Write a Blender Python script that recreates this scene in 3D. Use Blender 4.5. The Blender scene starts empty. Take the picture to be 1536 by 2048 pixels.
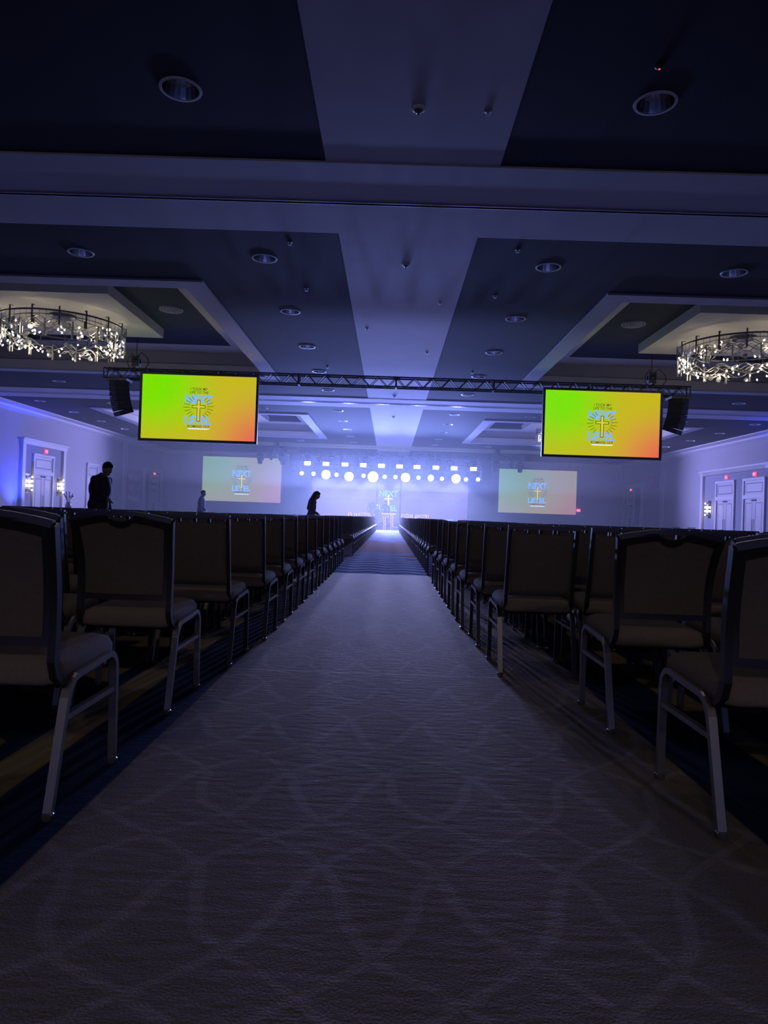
import bpy, bmesh, math, random
from mathutils import Vector, Matrix, Euler, Quaternion
from mathutils.geometry import tessellate_polygon
random.seed(7)
SC = bpy.context.scene
COL = SC.collection
PI = math.pi

# ------------------------------------------------------------------ camera
H = 0.95                      # height of the phone above the carpet
F = 1420.0                    # focal length in pixels of the 1536x2048 frame
cam = bpy.data.cameras.new('camera'); camo = bpy.data.objects.new('camera', cam); COL.objects.link(camo)
cam.sensor_fit = 'VERTICAL'; cam.sensor_height = 36.0; cam.lens = F/2048*36; cam.clip_end = 300; cam.clip_start = 0.02
RM = Matrix.Rotation(math.atan(11/F), 3, 'Z') @ Matrix.Rotation(PI/2+math.atan(9/F), 3, 'X') @ Matrix.Rotation(math.radians(1.95), 3, 'Z')
camo.matrix_world = Matrix.Translation((0, 0, H)) @ RM.to_4x4()
SC.camera = camo

# ------------------------------------------------------------------ world: no light of its own
w = bpy.data.worlds.new('hall_air'); SC.world = w; w.use_nodes = True
nt = w.node_tree; nt.nodes.clear()
wo = nt.nodes.new('ShaderNodeOutputWorld'); bg = nt.nodes.new('ShaderNodeBackground')
bg.inputs[0].default_value = (0, 0, 0, 1); bg.inputs[1].default_value = 0
nt.links.new(bg.outputs[0], wo.inputs['Surface'])

# ------------------------------------------------------------------ exposure and render behaviour
SC.view_settings.view_transform = 'Standard'; SC.view_settings.look = 'None'
SC.view_settings.exposure = 0.0; SC.view_settings.gamma = 1.0; SC.view_settings.use_curve_mapping = False
cy = SC.cycles
cy.use_adaptive_sampling = True; cy.adaptive_threshold = 0.07; cy.max_bounces = 5; cy.diffuse_bounces = 3; cy.glossy_bounces = 2; cy.transmission_bounces = 3; cy.transparent_max_bounces = 24
cy.volume_bounces = 0; cy.sample_clamp_indirect = 2.0; cy.sample_clamp_direct = 0
cy.use_denoising = True; cy.use_light_tree = True; cy.caustics_reflective = False; cy.caustics_refractive = False

# light levels: the hall's own lamps, then the added fill
BEAM_W = 76000       # each big stage beam aimed down the aisle
WASH_W = 12500         # each stage strobe panel
SIDE_W = 9500        # outermost moving heads, turned to the side walls
UPLIGHT_W = 1500      # blue wall uplights
CHAND_W = 48          # each chandelier
SCONCE_W = 6
FILL_W = 250         # unseen fill lamps added behind the camera for the chair backs
FILL2_W = 26         # unseen fill lamps added above the camera for seats and carpet
HAZE = ((14.0, 50.5, 0.0, 0.0010, 0.2), (23.0, 49.0, 0.0, 0.0040, 0.2), (29.0, 46.0, 2.6, 0.0075, 0.1))   # start, end, lower edge, density, anisotropy of each haze layer
C_BEAM = (0.38, 0.40, 0.88); C_WASH = (0.25, 0.33, 1.0); C_SIDE = (0.36, 0.36, 1.0)

# ------------------------------------------------------------------ helpers
def P(px, py, Y):
    d = RM @ Vector(((px-768)/F, -(py-1024)/F, -1.0))
    return Vector((0, 0, H)) + d*(Y/d.y)

def mat(name, col, rough=0.6, metal=0.0, emit=None, es=1.0, noise=0.0, nscale=8.0, bump=0.0, bscale=60.0, sample=None):
    m = bpy.data.materials.new(name); m.use_nodes = True
    n = m.node_tree.nodes; l = m.node_tree.links; b = n['Principled BSDF']
    b.inputs['Base Color'].default_value = (*col, 1); b.inputs['Roughness'].default_value = rough; b.inputs['Metallic'].default_value = metal
    if emit: b.inputs['Emission Color'].default_value = (*emit, 1); b.inputs['Emission Strength'].default_value = es
    if noise or bump:
        tc = n.new('ShaderNodeTexCoord')
    if noise:
        t = n.new('ShaderNodeTexNoise'); t.inputs['Scale'].default_value = nscale; t.inputs['Detail'].default_value = 4
        l.new(tc.outputs['Object'], t.inputs['Vector'])
        r = n.new('ShaderNodeMix'); r.data_type = 'RGBA'
        r.inputs['A'].default_value = (*[c*(1-noise) for c in col], 1); r.inputs['B'].default_value = (*[min(1, c*(1+noise)) for c in col], 1)
        l.new(t.outputs['Fac'], r.inputs['Factor']); l.new(r.outputs['Result'], b.inputs['Base Color'])
    if bump:
        t2 = n.new('ShaderNodeTexNoise'); t2.inputs['Scale'].default_value = bscale; t2.inputs['Detail'].default_value = 3
        l.new(tc.outputs['Object'], t2.inputs['Vector'])
        bp = n.new('ShaderNodeBump'); bp.inputs['Strength'].default_value = bump; bp.inputs['Distance'].default_value = 0.01
        l.new(t2.outputs['Fac'], bp.inputs['Height']); l.new(bp.outputs[0], b.inputs['Normal'])
    if sample: m.cycles.emission_sampling = sample
    return m

class MB:
    """collects boxes, tubes and sheets for one mesh"""
    def __init__(s): s.v = []; s.f = []; s.mi = []; s.cur = 0
    def add(s, vs, fs):
        o = len(s.v); s.v += [tuple(p) for p in vs]; s.f += [tuple(i+o for i in f) for f in fs]; s.mi += [s.cur]*len(fs); return s
    def box(s, x0, x1, y0, y1, z0, z1):
        v = [(x0,y0,z0),(x1,y0,z0),(x1,y1,z0),(x0,y1,z0),(x0,y0,z1),(x1,y0,z1),(x1,y1,z1),(x0,y1,z1)]
        return s.add(v, [(0,3,2,1),(4,5,6,7),(0,1,5,4),(1,2,6,5),(2,3,7,6),(3,0,4,7)])
    def tube(s, pts, r, n=6, closed=False, sq=None, up=None):
        """sweep; sq=(a,b) gives a rectangular section"""
        pts = [Vector(p) for p in pts]; k = len(pts); rings = []
        if isinstance(r, (int, float)): r = [r]*k
        ref = Vector(up) if up else None
        for i, p in enumerate(pts):
            if closed: t = pts[(i+1) % k]-pts[i-1]
            else: t = pts[min(i+1, k-1)]-pts[max(i-1, 0)]
            t.normalize()
            if ref is None:
                ref = Vector((0,0,1)) if abs(t.z) < 0.9 else Vector((1,0,0))
            a = ref - t*ref.dot(t)
            if a.length < 1e-4: a = t.orthogonal()
            a.normalize(); b = t.cross(a)
            if up is None: ref = a
            if sq: ring = [p+a*sq[0]*sx+b*sq[1]*sy for sx, sy in ((1,1),(-1,1),(-1,-1),(1,-1))]
            else: ring = [p+(a*math.cos(2*PI*j/n)+b*math.sin(2*PI*j/n))*r[i] for j in range(n)]
            rings.append(ring)
        m = 4 if sq else n; vs = [q for rg in rings for q in rg]; fs = []
        for i in range(k if closed else k-1):
            i2 = (i+1) % k
            for j in range(m):
                fs.append((i*m+j, i*m+(j+1) % m, i2*m+(j+1) % m, i2*m+j))
        if not closed: fs += [tuple(reversed(range(m))), tuple((k-1)*m+j for j in range(m))]
        return s.add(vs, fs)
    def lathe(s, prof, n=20, c=(0,0,0), axis='Z', cap=True):
        vs = []
        for (r, z) in prof:
            for j in range(n):
                a = 2*PI*j/n; x, y = r*math.cos(a), r*math.sin(a)
                q = (x, y, z) if axis == 'Z' else ((x, z, y) if axis == 'Y' else (z, x, y))
                vs.append((q[0]+c[0], q[1]+c[1], q[2]+c[2]))
        fs = [(i*n+j, i*n+(j+1) % n, (i+1)*n+(j+1) % n, (i+1)*n+j) for i in range(len(prof)-1) for j in range(n)]
        if cap: fs += [tuple(reversed(range(n))), tuple((len(prof)-1)*n+j for j in range(n))]
        return s.add(vs, fs)
    def prism(s, poly, y0, y1):
        """polygon in XZ, extruded along Y"""
        n = len(poly); vs = [(x, y0, z) for x, z in poly]+[(x, y1, z) for x, z in poly]
        tri = tessellate_polygon([[Vector((x, z, 0)) for x, z in poly]])
        fs = [tuple(t) for t in tri]+[tuple(i+n for i in reversed(t)) for t in tri]
        fs += [(i, (i+1) % n, (i+1) % n+n, i+n) for i in range(n)]
        return s.add(vs, fs)
    def mesh(s, name, mats, smooth=False):
        me = bpy.data.meshes.new(name); me.from_pydata(s.v, [], s.f)
        for m in (mats if isinstance(mats, (list, tuple)) else [mats]): me.materials.append(m)
        if isinstance(mats, (list, tuple)) and len(mats) > 1: me.polygons.foreach_set('material_index', s.mi)
        bm = bmesh.new(); bm.from_mesh(me); bmesh.ops.recalc_face_normals(bm, faces=bm.faces); bm.to_mesh(me); bm.free()
        if smooth:
            me.polygons.foreach_set('use_smooth', [True]*len(me.polygons)); me.set_sharp_from_angle(angle=math.radians(42))
        me.update(); return me
    def build(s, name, mats, parent=None, smooth=False): return link(name, s.mesh(name, mats, smooth), parent)

def link(name, data, parent=None, loc=None, rot=None):
    o = bpy.data.objects.new(name, data); COL.objects.link(o)
    if parent: o.parent = parent
    if loc is not None: o.location = loc
    if rot is not None: o.rotation_euler = rot
    return o
def tag(o, label=None, cat=None, group=None, kind=None):
    if label: o['label'] = label
    if cat: o['category'] = cat
    if group: o['group'] = group
    if kind: o['kind'] = kind
    return o
def thing(name, label, cat, loc=(0,0,0), rz=0.0, group=None):
    return tag(link(name, None, None, loc, (0,0,rz)), label, cat, group)
def struct(o, label=None, cat=None): return tag(o, label, cat, None, 'structure')
def copy_tree(o, parent=None):
    c = o.copy(); COL.objects.link(c)
    if parent: c.parent = parent
    for ch in o.children: copy_tree(ch, c)
    return c
ONES = ['zeroth','first','second','third','fourth','fifth','sixth','seventh','eighth','ninth','tenth','eleventh','twelfth','thirteenth','fourteenth','fifteenth','sixteenth','seventeenth','eighteenth','nineteenth']
def ordinal(n):
    if n < 20: return ONES[n]
    t = {2:'twent',3:'thirt',4:'fort'}[n//10]
    return t+'ieth' if n % 10 == 0 else t+'y-'+ONES[n % 10]
def text_mesh(body, size, mats, bold=0.0, extrude=0.0, spacing=1.0):
    cu = bpy.data.curves.new('lettering', 'FONT'); cu.body = body; cu.size = size; cu.align_x = 'CENTER'; cu.align_y = 'CENTER'
    cu.offset = bold*size; cu.extrude = extrude; cu.resolution_u = 3; cu.space_character = spacing
    o = bpy.data.objects.new('lettering', cu); COL.objects.link(o)
    dg = bpy.context.evaluated_depsgraph_get(); me = bpy.data.meshes.new_from_object(o.evaluated_get(dg))
    bpy.data.objects.remove(o); bpy.data.curves.remove(cu)
    me.materials.clear(); me.materials.append(mats); return me
def fit(me, wdt, hgt):
    xs = [v.co.x for v in me.vertices]; ys = [v.co.y for v in me.vertices]
    cx, cyy = (max(xs)+min(xs))/2, (max(ys)+min(ys))/2; sx = wdt/(max(xs)-min(xs)); sy = hgt/(max(ys)-min(ys))
    for v in me.vertices: v.co.x = (v.co.x-cx)*sx; v.co.y = (v.co.y-cyy)*sy
    return me
def lamp(name, kind, energy, col, loc, parent=None, aim=None, **kw):
    ld = bpy.data.lights.new(name, kind); ld.energy = energy; ld.color = col
    for k, v in kw.items(): setattr(ld, k, v)
    o = link(name, ld, parent); o.location = loc
    if aim is not None: o.rotation_euler = (Vector(aim)).to_track_quat('-Z', 'Y').to_euler()
    return o

# ------------------------------------------------------------------ dimensions of the hall
AX = 0.17                    # room axis
ZC = H+5.2                   # ceiling height
XL, XR = AX-20.1, AX+20.1
Y0, Y1 = -14.0, 62.0
BANDS = [11.7, 32.6, 53.5]; BH = 1.3; SH = 1.28
COFY = [21.7, 42.6]; COFX = 10.3; CO = 5.73; CF = 0.5; CLED = 4.14; CP = 2.36; CREC = 0.83; CPT = 0.30

# ------------------------------------------------------------------ materials
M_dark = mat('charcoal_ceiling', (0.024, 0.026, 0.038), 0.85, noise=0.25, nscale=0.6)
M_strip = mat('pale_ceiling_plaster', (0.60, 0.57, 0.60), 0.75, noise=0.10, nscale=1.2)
M_cream = mat('cream_plaster', (0.68, 0.63, 0.52), 0.8, noise=0.12, nscale=1.5)
M_frame = mat('coffer_paint', (0.50, 0.47, 0.48), 0.75, noise=0.06, nscale=2)
M_wall = mat('wall_covering', (0.50, 0.47, 0.50), 0.85, noise=0.06, nscale=3, bump=0.15, bscale=90)
M_alcove = mat('alcove_wall_covering', (0.36, 0.36, 0.45), 0.85, noise=0.06, nscale=3)
M_trim = mat('white_trim_paint', (0.72, 0.70, 0.72), 0.5)
M_door = mat('pale_door_paint', (0.62, 0.60, 0.64), 0.45, noise=0.05, nscale=2)
M_line = mat('dark_groove', (0.10, 0.10, 0.14), 0.6)
M_chrome = mat('chrome', (0.75, 0.76, 0.80), 0.18, 1.0)
M_can = mat('ribbed_reflector', (0.72, 0.73, 0.80), 0.25, 1.0)
M_black = mat('black_metal', (0.012, 0.012, 0.015), 0.45, 0.3)
M_truss = mat('black_truss', (0.02, 0.02, 0.024), 0.5, 0.3)
M_alu = mat('aluminium_truss', (0.07, 0.07, 0.09), 0.5, 0.3)
M_fabric = mat('taupe_fabric', (0.26, 0.21, 0.185), 0.95, noise=0.18, nscale=60, bump=0.35, bscale=260)
M_fabback = mat('brown_back_fabric', (0.16, 0.125, 0.11), 0.95, noise=0.2, nscale=50, bump=0.3, bscale=240)
M_leg = mat('pewter_tube', (0.36, 0.345, 0.35), 0.38, 0.75, noise=0.08, nscale=30)
M_legdark = mat('dark_tube', (0.10, 0.095, 0.105), 0.32, 0.8)
M_glide = mat('glide_cap', (0.25, 0.25, 0.27), 0.25, 0.6)
M_white = mat('white_plastic', (0.75, 0.75, 0.75), 0.4)

def carpet_material():
    m = bpy.data.materials.new('ballroom_carpet'); m.use_nodes = True
    n = m.node_tree.nodes; l = m.node_tree.links; b = n['Principled BSDF']; b.inputs['Roughness'].default_value = 1.0
    tc = n.new('ShaderNodeTexCoord'); sp = n.new('ShaderNodeSeparateXYZ')
    # slightly wandering coordinates
    nz = n.new('ShaderNodeTexNoise'); nz.inputs['Scale'].default_value = 1.6; nz.inputs['Detail'].default_value = 2
    l.new(tc.outputs['Object'], nz.inputs['Vector']); l.new(tc.outputs['Object'], sp.inputs[0])
    X, Y = sp.outputs['X'], sp.outputs['Y']
    def val(v):
        q = n.new('ShaderNodeValue'); q.outputs[0].default_value = v; return q.outputs[0]
    def op(o, a, c=None, d=None):
        q = n.new('ShaderNodeMath'); q.operation = o
        for i, x in enumerate((a, c, d)):
            if x is None: continue
            if isinstance(x, (int, float)): q.inputs[i].default_value = x
            else: l.new(x, q.inputs[i])
        return q.outputs[0]
    def smooth(x, e0, e1):
        q = n.new('ShaderNodeMapRange'); q.interpolation_type = 'SMOOTHSTEP'
        l.new(x, q.inputs['Value']); q.inputs['From Min'].default_value = e0; q.inputs['From Max'].default_value = e1
        return q.outputs['Result']
    def band(x, a, c, s=0.008): return op('MULTIPLY', smooth(x, a-s, a+s), op('SUBTRACT', 1.0, smooth(x, c-s, c+s)))
    def mix(f, A, Bc):
        q = n.new('ShaderNodeMix'); q.data_type = 'RGBA'; l.new(f, q.inputs['Factor'])
        for nm, c in (('A', A), ('B', Bc)):
            if isinstance(c, tuple): q.inputs[nm].default_value = (*c, 1)
            else: l.new(c, q.inputs[nm])
        return q.outputs['Result']
    wob = op('MULTIPLY', op('SUBTRACT', nz.outputs['Fac'], 0.5), 0.16)
    xw = op('ADD', X, wob); yw = op('ADD', Y, wob)
    # lattice of light ogee lines on the aisle
    s1 = op('MULTIPLY', op('SINE', op('MULTIPLY', yw, 9.0)), 0.055)
    u = op('ADD', op('MULTIPLY', op('ADD', xw, op('MULTIPLY', yw, 0.72)), 1.0), s1)
    v = op('SUBTRACT', op('SUBTRACT', xw, op('MULTIPLY', yw, 0.72)), s1)
    def lines(q, per, wd):
        fr = op('FRACT', op('DIVIDE', q, per)); d = op('ABSOLUTE', op('SUBTRACT', fr, 0.5)); return op('SUBTRACT', 1.0, smooth(d, wd*0.4, wd))
    lat = op('MAXIMUM', lines(u, 0.33, 0.085), lines(v, 0.33, 0.085))
    n2 = n.new('ShaderNodeTexNoise'); n2.inputs['Scale'].default_value = 5; n2.inputs['Detail'].default_value = 3; l.new(tc.outputs['Object'], n2.inputs['Vector'])
    lat = op('MULTIPLY', lat, op('ADD', 0.25, op('MULTIPLY', n2.outputs['Fac'], 0.9)))
    aisle = mix(lat, (0.215, 0.178, 0.158), (0.295, 0.255, 0.245))
    # side field, tan with navy swirls
    wv = n.new('ShaderNodeTexNoise'); wv.inputs['Scale'].default_value = 0.9; wv.inputs['Detail'].default_value = 1; wv.inputs['Distortion'].default_value = 1.2
    l.new(tc.outputs['Object'], wv.inputs['Vector'])
    field = mix(smooth(wv.outputs['Fac'], 0.50, 0.53), (0.23, 0.18, 0.10), (0.018, 0.025, 0.06))
    navy = (0.014, 0.026, 0.075); tan = (0.28, 0.22, 0.13)
    col = field
    for a, c, cc in ((-1.50, -1.40, navy), (-1.40, -1.23, tan), (-1.23, -0.93, navy), (1.71, 1.82, navy), (1.55, 1.71, tan), (1.17, 1.55, navy)):
        col = mix(band(X, a, c), col, cc)
    col = mix(band(X, -0.93, 1.17), col, aisle)
    # far carpet, blue with zigzag waves and rust patches
    zz = op('MULTIPLY', op('ABSOLUTE', op('SUBTRACT', op('FRACT', op('MULTIPLY', X, 1.6)), 0.5)), 0.55)
    wav = op('FRACT', op('DIVIDE', op('ADD', Y, op('ADD', zz, op('MULTIPLY', wob, 1.5))), 0.62))
    wl = smooth(op('ABSOLUTE', op('SUBTRACT', wav, 0.5)), 0.16, 0.30)
    blue = mix(wl, (0.11, 0.16, 0.30), (0.40, 0.44, 0.56))
    nr = n.new('ShaderNodeTexNoise'); nr.inputs['Scale'].default_value = 0.8; nr.inputs['Detail'].default_value = 2; l.new(tc.outputs['Object'], nr.inputs['Vector'])
    rust = op('MULTIPLY', smooth(nr.outputs['Fac'], 0.56, 0.62), op('GREATER_THAN', Y, 15.5))
    blue = mix(rust, blue, (0.32, 0.17, 0.15))
    blue = mix(band(Y, 18.6, 26.0, 0.6), blue, mix(wl, (0.26, 0.19, 0.19), (0.36, 0.30, 0.32)))
    col = mix(smooth(Y, 11.66, 11.72), col, blue)
    l.new(op('MULTIPLY', op('LESS_THAN', Y, 11.69), 0.05), b.inputs['Specular IOR Level'])
    # crease / seam line across the aisle
    seam = op('MULTIPLY', band(Y, 4.28, 4.305, 0.004), band(X, -0.95, 0.75))
    col = mix(seam, col, (0.40, 0.37, 0.36))
    # pile
    pile = n.new('ShaderNodeTexNoise'); pile.inputs['Scale'].default_value = 150; pile.inputs['Detail'].default_value = 2; l.new(tc.outputs['Object'], pile.inputs['Vector'])
    streak = n.new('ShaderNodeTexNoise'); streak.inputs['Scale'].default_value = 1; streak.inputs['Detail'].default_value = 3
    mp = n.new('ShaderNodeMapping'); mp.inputs['Scale'].default_value = (9, 26, 1); l.new(tc.outputs['Object'], mp.inputs[0]); l.new(mp.outputs[0], streak.inputs['Vector'])
    br = op('ADD', 0.55, op('MULTIPLY', pile.outputs['Fac'], 0.9))
    mu = n.new('ShaderNodeMix'); mu.data_type = 'RGBA'; mu.blend_type = 'MULTIPLY'; mu.inputs['Factor'].default_value = 1
    l.new(col, mu.inputs['A']); cb = n.new('ShaderNodeCombineXYZ'); [l.new(br, cb.inputs[i]) for i in range(3)]; l.new(cb.outputs[0], mu.inputs['B'])
    l.new(mu.outputs['Result'], b.inputs['Base Color'])
    hgt = op('ADD', op('MULTIPLY', pile.outputs['Fac'], 0.4), op('MULTIPLY', streak.outputs['Fac'], 0.9))
    bp = n.new('ShaderNodeBump'); bp.inputs['Strength'].default_value = 0.5; bp.inputs['Distance'].default_value = 0.012
    l.new(hgt, bp.inputs['Height']); l.new(bp.outputs[0], b.inputs['Normal'])
    return m
M_carpet = carpet_material()

# ------------------------------------------------------------------ floor, walls
struct(MB().box(XL-0.2, XR+0.2, Y0-0.2, Y1+0.2, -0.1, 0).build('floor', M_carpet))
def wall(name, x0, x1, y0, y1): return struct(MB().box(x0, x1, y0, y1, 0, ZC+0.1).build(name, M_wall))
WL = wall('wall_left', XL-0.2, XL, Y0, Y1); WR = wall('wall_right', XR, XR+0.2, Y0, Y1)
WF = wall('wall_front', XL, XR, Y1, Y1+0.2); WB = wall('wall_rear', XL, XR, Y0-0.2, Y0)
for nm, x0, x1 in (('baseboard_left', XL, XL+0.03), ('baseboard_right', XR-0.03, XR)):
    struct(MB().box(x0, x1, Y0, Y1, 0, 0.18).build(nm, M_trim))
tn = 0
def trim(mb, m=None):
    global tn; tn += 1
    return struct(mb.build('trim_%d' % tn, m or M_trim))
# upright pocket strips where the folding walls meet the side walls
for yy in (32.6, 53.0):
    for x0, x1, g in ((XL, XL+0.06, XL+0.065), (XR-0.06, XR, XR-0.065)):
        trim(MB().box(x0, x1, yy-0.30, yy+0.30, 0.18, ZC))
        trim(MB().box(min(x0, g), max(x1, g), yy-0.03, yy+0.03, 0.18, ZC), M_line)
# crown moulding along both side walls
for sgn, xw in ((1, XL), (-1, XR)):
    poly = [(0, 0), (0.75*sgn, 0), (0.75*sgn, -0.06), (0.30*sgn, -0.10), (0.26*sgn, -0.20), (0.08*sgn, -0.30), (0.0, -0.34)]
    trim(MB().prism([(xw+a, ZC+b) for a, b in poly], Y0, Y1))
trim(MB().prism([(0, 0), (XR-XL, 0), (XR-XL, -0.22), (0, -0.22)], 0, 0.1)).location = (XL, Y1-0.1, ZC)

# ------------------------------------------------------------------ ceiling
DOWN = []                       # (x, y, section)
cols = [2.90, 6.68, 10.45, 14.2, 17.85]
def add_d(x, y): DOWN.append((x, y))
for s in (-1, 1): add_d(AX+s*2.93, 8.73)
for k, yb in enumerate((14.48, 35.4)):
    for s in (-1, 1):
        for c in cols:
            add_d(AX+s*c, yb); add_d(AX+s*c, yb+15.12)
        for j in (1, 2, 3):
            for c in (cols[0], cols[4]): add_d(AX+s*c, yb+3.78*j)
RD = 0.235
mb = MB()
ybnd = [(Y0, BANDS[0]-BH), (BANDS[0]+BH, BANDS[1]-BH), (BANDS[1]+BH, BANDS[2]-BH), (BANDS[2]+BH, Y1)]
for s in (-1, 1):
    for (ya, yb) in ybnd:
        xa, xb = sorted((AX+s*SH, AX+s*19.4))
        loops = [[(xa, ya), (xb, ya), (xb, yb), (xa, yb)]]
        for cyy in COFY:
            if ya < cyy < yb:
                cx = AX+s*COFX; q = CO-CF
                loops.append([(cx-q, cyy-q), (cx-q, cyy+q), (cx+q, cyy+q), (cx+q, cyy-q)])
        for (x, y) in DOWN:
            if xa < x < xb and ya < y < yb:
                loops.append([(x+RD*math.cos(-2*PI*j/20), y+RD*math.sin(-2*PI*j/20)) for j in range(20)])
        tri = tessellate_polygon([[Vector((x, y, 0)) for x, y in lp] for lp in loops])
        flat = [(x, y, ZC) for lp in loops for x, y in lp]
        mb.add(flat, [tuple(t) for t in tri])
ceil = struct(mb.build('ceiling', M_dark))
me = ceil.data
def cpart(mb_, name, m): return mb_.build(name, m, ceil)
# side margins of plain ceiling next to the walls, pale centre strip and cross bands with the folding wall tracks
ys = [Y0]+[v for b_ in BANDS for v in (b_-BH, b_+BH)]+[Y1]
for i in range(0, len(ys), 2):
    cpart(MB().box(AX-SH, AX+SH, ys[i], ys[i+1], ZC-0.012, ZC+0.02), 'center_strip', M_strip)
for b_ in BANDS:
    cpart(MB().box(XL, XR, b_-BH, b_-0.05, ZC-0.03, ZC+0.02), 'cross_band', M_strip)
    cpart(MB().box(XL, XR, b_+0.05, b_+BH, ZC-0.03, ZC+0.02), 'cross_band', M_strip)
    t = MB().box(XL, XR, b_-0.05, b_-0.035, ZC-0.055, ZC+0.02); t.box(XL, XR, b_+0.035, b_+0.05, ZC-0.055, ZC+0.02)
    cpart(t, 'track_rail', M_chrome)
    cpart(MB().box(XL, XR, b_-0.035, b_+0.035, ZC+0.0, ZC+0.02), 'track_slot', M_line)
for s in (-1, 1):
    for cyy in COFY:
        cx = AX+s*COFX
        def ring(o, i, z0, z1, mb_=None):
            q = mb_ or MB()
            q.box(cx-o, cx+o, cyy-o, cyy-i, z0, z1); q.box(cx-o, cx+o, cyy+i, cyy+o, z0, z1)
            q.box(cx-o, cx-i, cyy-i, cyy+i, z0, z1); q.box(cx+i, cx+o, cyy-i, cyy+i, z0, z1); return q
        cpart(ring(CO, CO-CF, ZC-0.05, ZC+0.02), 'coffer_frame', M_frame)
        cpart(ring(CO-CF+0.04, CO-CF, ZC+0.02, ZC+0.36), 'coffer_fascia', M_cream)
        cpart(ring(CO-CF+0.25, CO-CF+0.2, ZC+0.36, ZC+CREC), 'coffer_cove', M_frame)
        cpart(ring(CO-CF+0.25, CO-CF, ZC+0.34, ZC+0.36), 'coffer_shelf', M_cream)
        cpart(ring(CO-CF+0.25, CLED, ZC+CREC, ZC+CREC+0.03), 'coffer_border', M_cream)
        q = CLED+0.01
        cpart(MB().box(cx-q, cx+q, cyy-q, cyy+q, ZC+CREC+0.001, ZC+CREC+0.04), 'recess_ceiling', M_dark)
        py = cyy-0.35
        cpart(MB().box(cx-CP, cx+CP, py-CP, py+CP, ZC+CREC-CPT, ZC+CREC), 'hanging_panel', M_cream)

# ------------------------------------------------------------------ ceiling fittings
can = MB(); can.lathe([(RD-0.004, -0.005), (RD-0.03, 0.14), (RD-0.10, 0.26)], 20, cap=False)
me_can = can.mesh('reflector', M_can)
me_ring = MB().lathe([(RD-0.012, -0.004), (RD-0.008, -0.016), (RD+0.022, -0.014), (RD+0.028, 0.0)], 28, cap=False).mesh('trim_ring', mat('pale_trim', (0.7, 0.7, 0.72), 0.4, 0.0), True)
me_bulb = MB().lathe([(0.135, 0.262), (0.10, 0.245), (0.03, 0.235)], 20).mesh('lens', M_black, True)
def down_label(x, y):
    side = 'left' if x < AX else 'right'
    c = min(range(5), key=lambda i: abs(cols[i]-abs(x-AX)))
    colw = ['in the column beside the pale centre strip', 'in the second column from the centre strip', 'in the third column from the centre strip', 'in the fourth column from the centre strip', 'in the column along the wall'][c]
    yl = sorted({round(b, 2) for a, b in DOWN if abs(a-x) < 0.3}); r = yl.index(round(y, 2))+1
    return 'recessed chrome downlight %s of the %s dark ceiling, %s from the camera' % (colw.replace('in the ', '').replace('column ', 'column '), side, ordinal(r))
for (x, y) in DOWN:
    side = 'left' if x < AX else 'right'
    c = min(range(5), key=lambda i: abs(cols[i]-abs(x-AX)))
    colw = ['by the centre strip', 'one column out from the strip', 'two columns out from the strip', 'one column in from the wall', 'along the wall'][c]
    yl = sorted({round(b, 2) for a, b in DOWN if abs(a-x) < 0.3}); r = yl.index(round(y, 2))+1
    t = thing('downlight', 'chrome ceiling downlight %s %s, %s from the camera' % (side, colw, ordinal(r)), 'downlight', (x, y, ZC), 0, 'recessed ceiling downlights')
    link('reflector', me_can, t); link('trim_ring', me_ring, t); link('lens', me_bulb, t)

def detector(px, py, which):
    p = P(px, py, 8); k = (ZC-0.012-H)/(p.z-H); p = Vector((p.x*k, p.y*k, ZC-0.012))
    t = thing('smoke_detector', 'small domed smoke detector on the pale centre strip, %s' % which, 'smoke detector', p, 0, 'smoke detectors on the centre strip')
    MB().lathe([(0.088, 0), (0.090, -0.012), (0.082, -0.026), (0.06, -0.034)], 24).build('base', M_white, t, True)
    MB().lathe([(0.062, -0.030), (0.052, -0.05), (0.030, -0.062), (0.016, -0.066), (0.014, -0.09), (0.004, -0.098)], 20).build('sensor_dome', M_glide, t, True)
detector(837, 216, 'nearest the camera'); detector(812, 528, 'just past the first cross band'); detector(789, 791, 'past the near truss'); detector(787, 833, 'past the second cross band')
me_spr = MB().lathe([(0.05, 0), (0.05, -0.01), (0.018, -0.015), (0.014, -0.05), (0.04, -0.055), (0.04, -0.06)], 14).mesh('sprinkler', mat('sprinkler_metal', (0.35, 0.35, 0.38), 0.5, 0.3), True)
for (px, py, lb) in ((580, 484, 'left dark ceiling behind the first cross band'), (613, 577, 'left dark ceiling above the second downlight'), (1035, 499, 'right dark ceiling behind the first cross band'),
                     (990, 591, 'right dark ceiling above the second downlight'), (734, 657, 'left half of the centre strip'), (854, 705, 'right half of the centre strip'), (976, 222, 'centre strip, nearest the camera'),
                     (880, 604, 'right edge of the centre strip'), (655, 733, 'left dark ceiling by the near truss'), (944, 744, 'right dark ceiling by the near truss')):
    p = P(px, py, 8); zt = ZC-0.012 if 'strip' in lb else ZC; k = (zt-H)/(p.z-H)
    o = link('sprinkler', me_spr, None, (p.x*k, p.y*k, zt)); tag(o, 'tiny chrome sprinkler head on the '+lb, 'sprinkler', 'ceiling sprinklers')
# small unit with a red standby light
p = P(1319, 131, 8); k = (ZC-H)/(p.z-H)
t = thing('motion_sensor', 'tiny black ceiling sensor with a red light by the near right downlight', 'sensor', (p.x*k, p.y*k, ZC))
MB().lathe([(0.05, 0), (0.05, -0.02), (0.02, -0.04)], 16).build('housing', M_black, t, True)
MB().lathe([(0.012, -0.038), (0.010, -0.046)], 10).build('red_light', mat('red_standby', (0.5, 0, 0), emit=(1, 0.05, 0.12), es=2.0, sample='NONE'), t)
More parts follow.
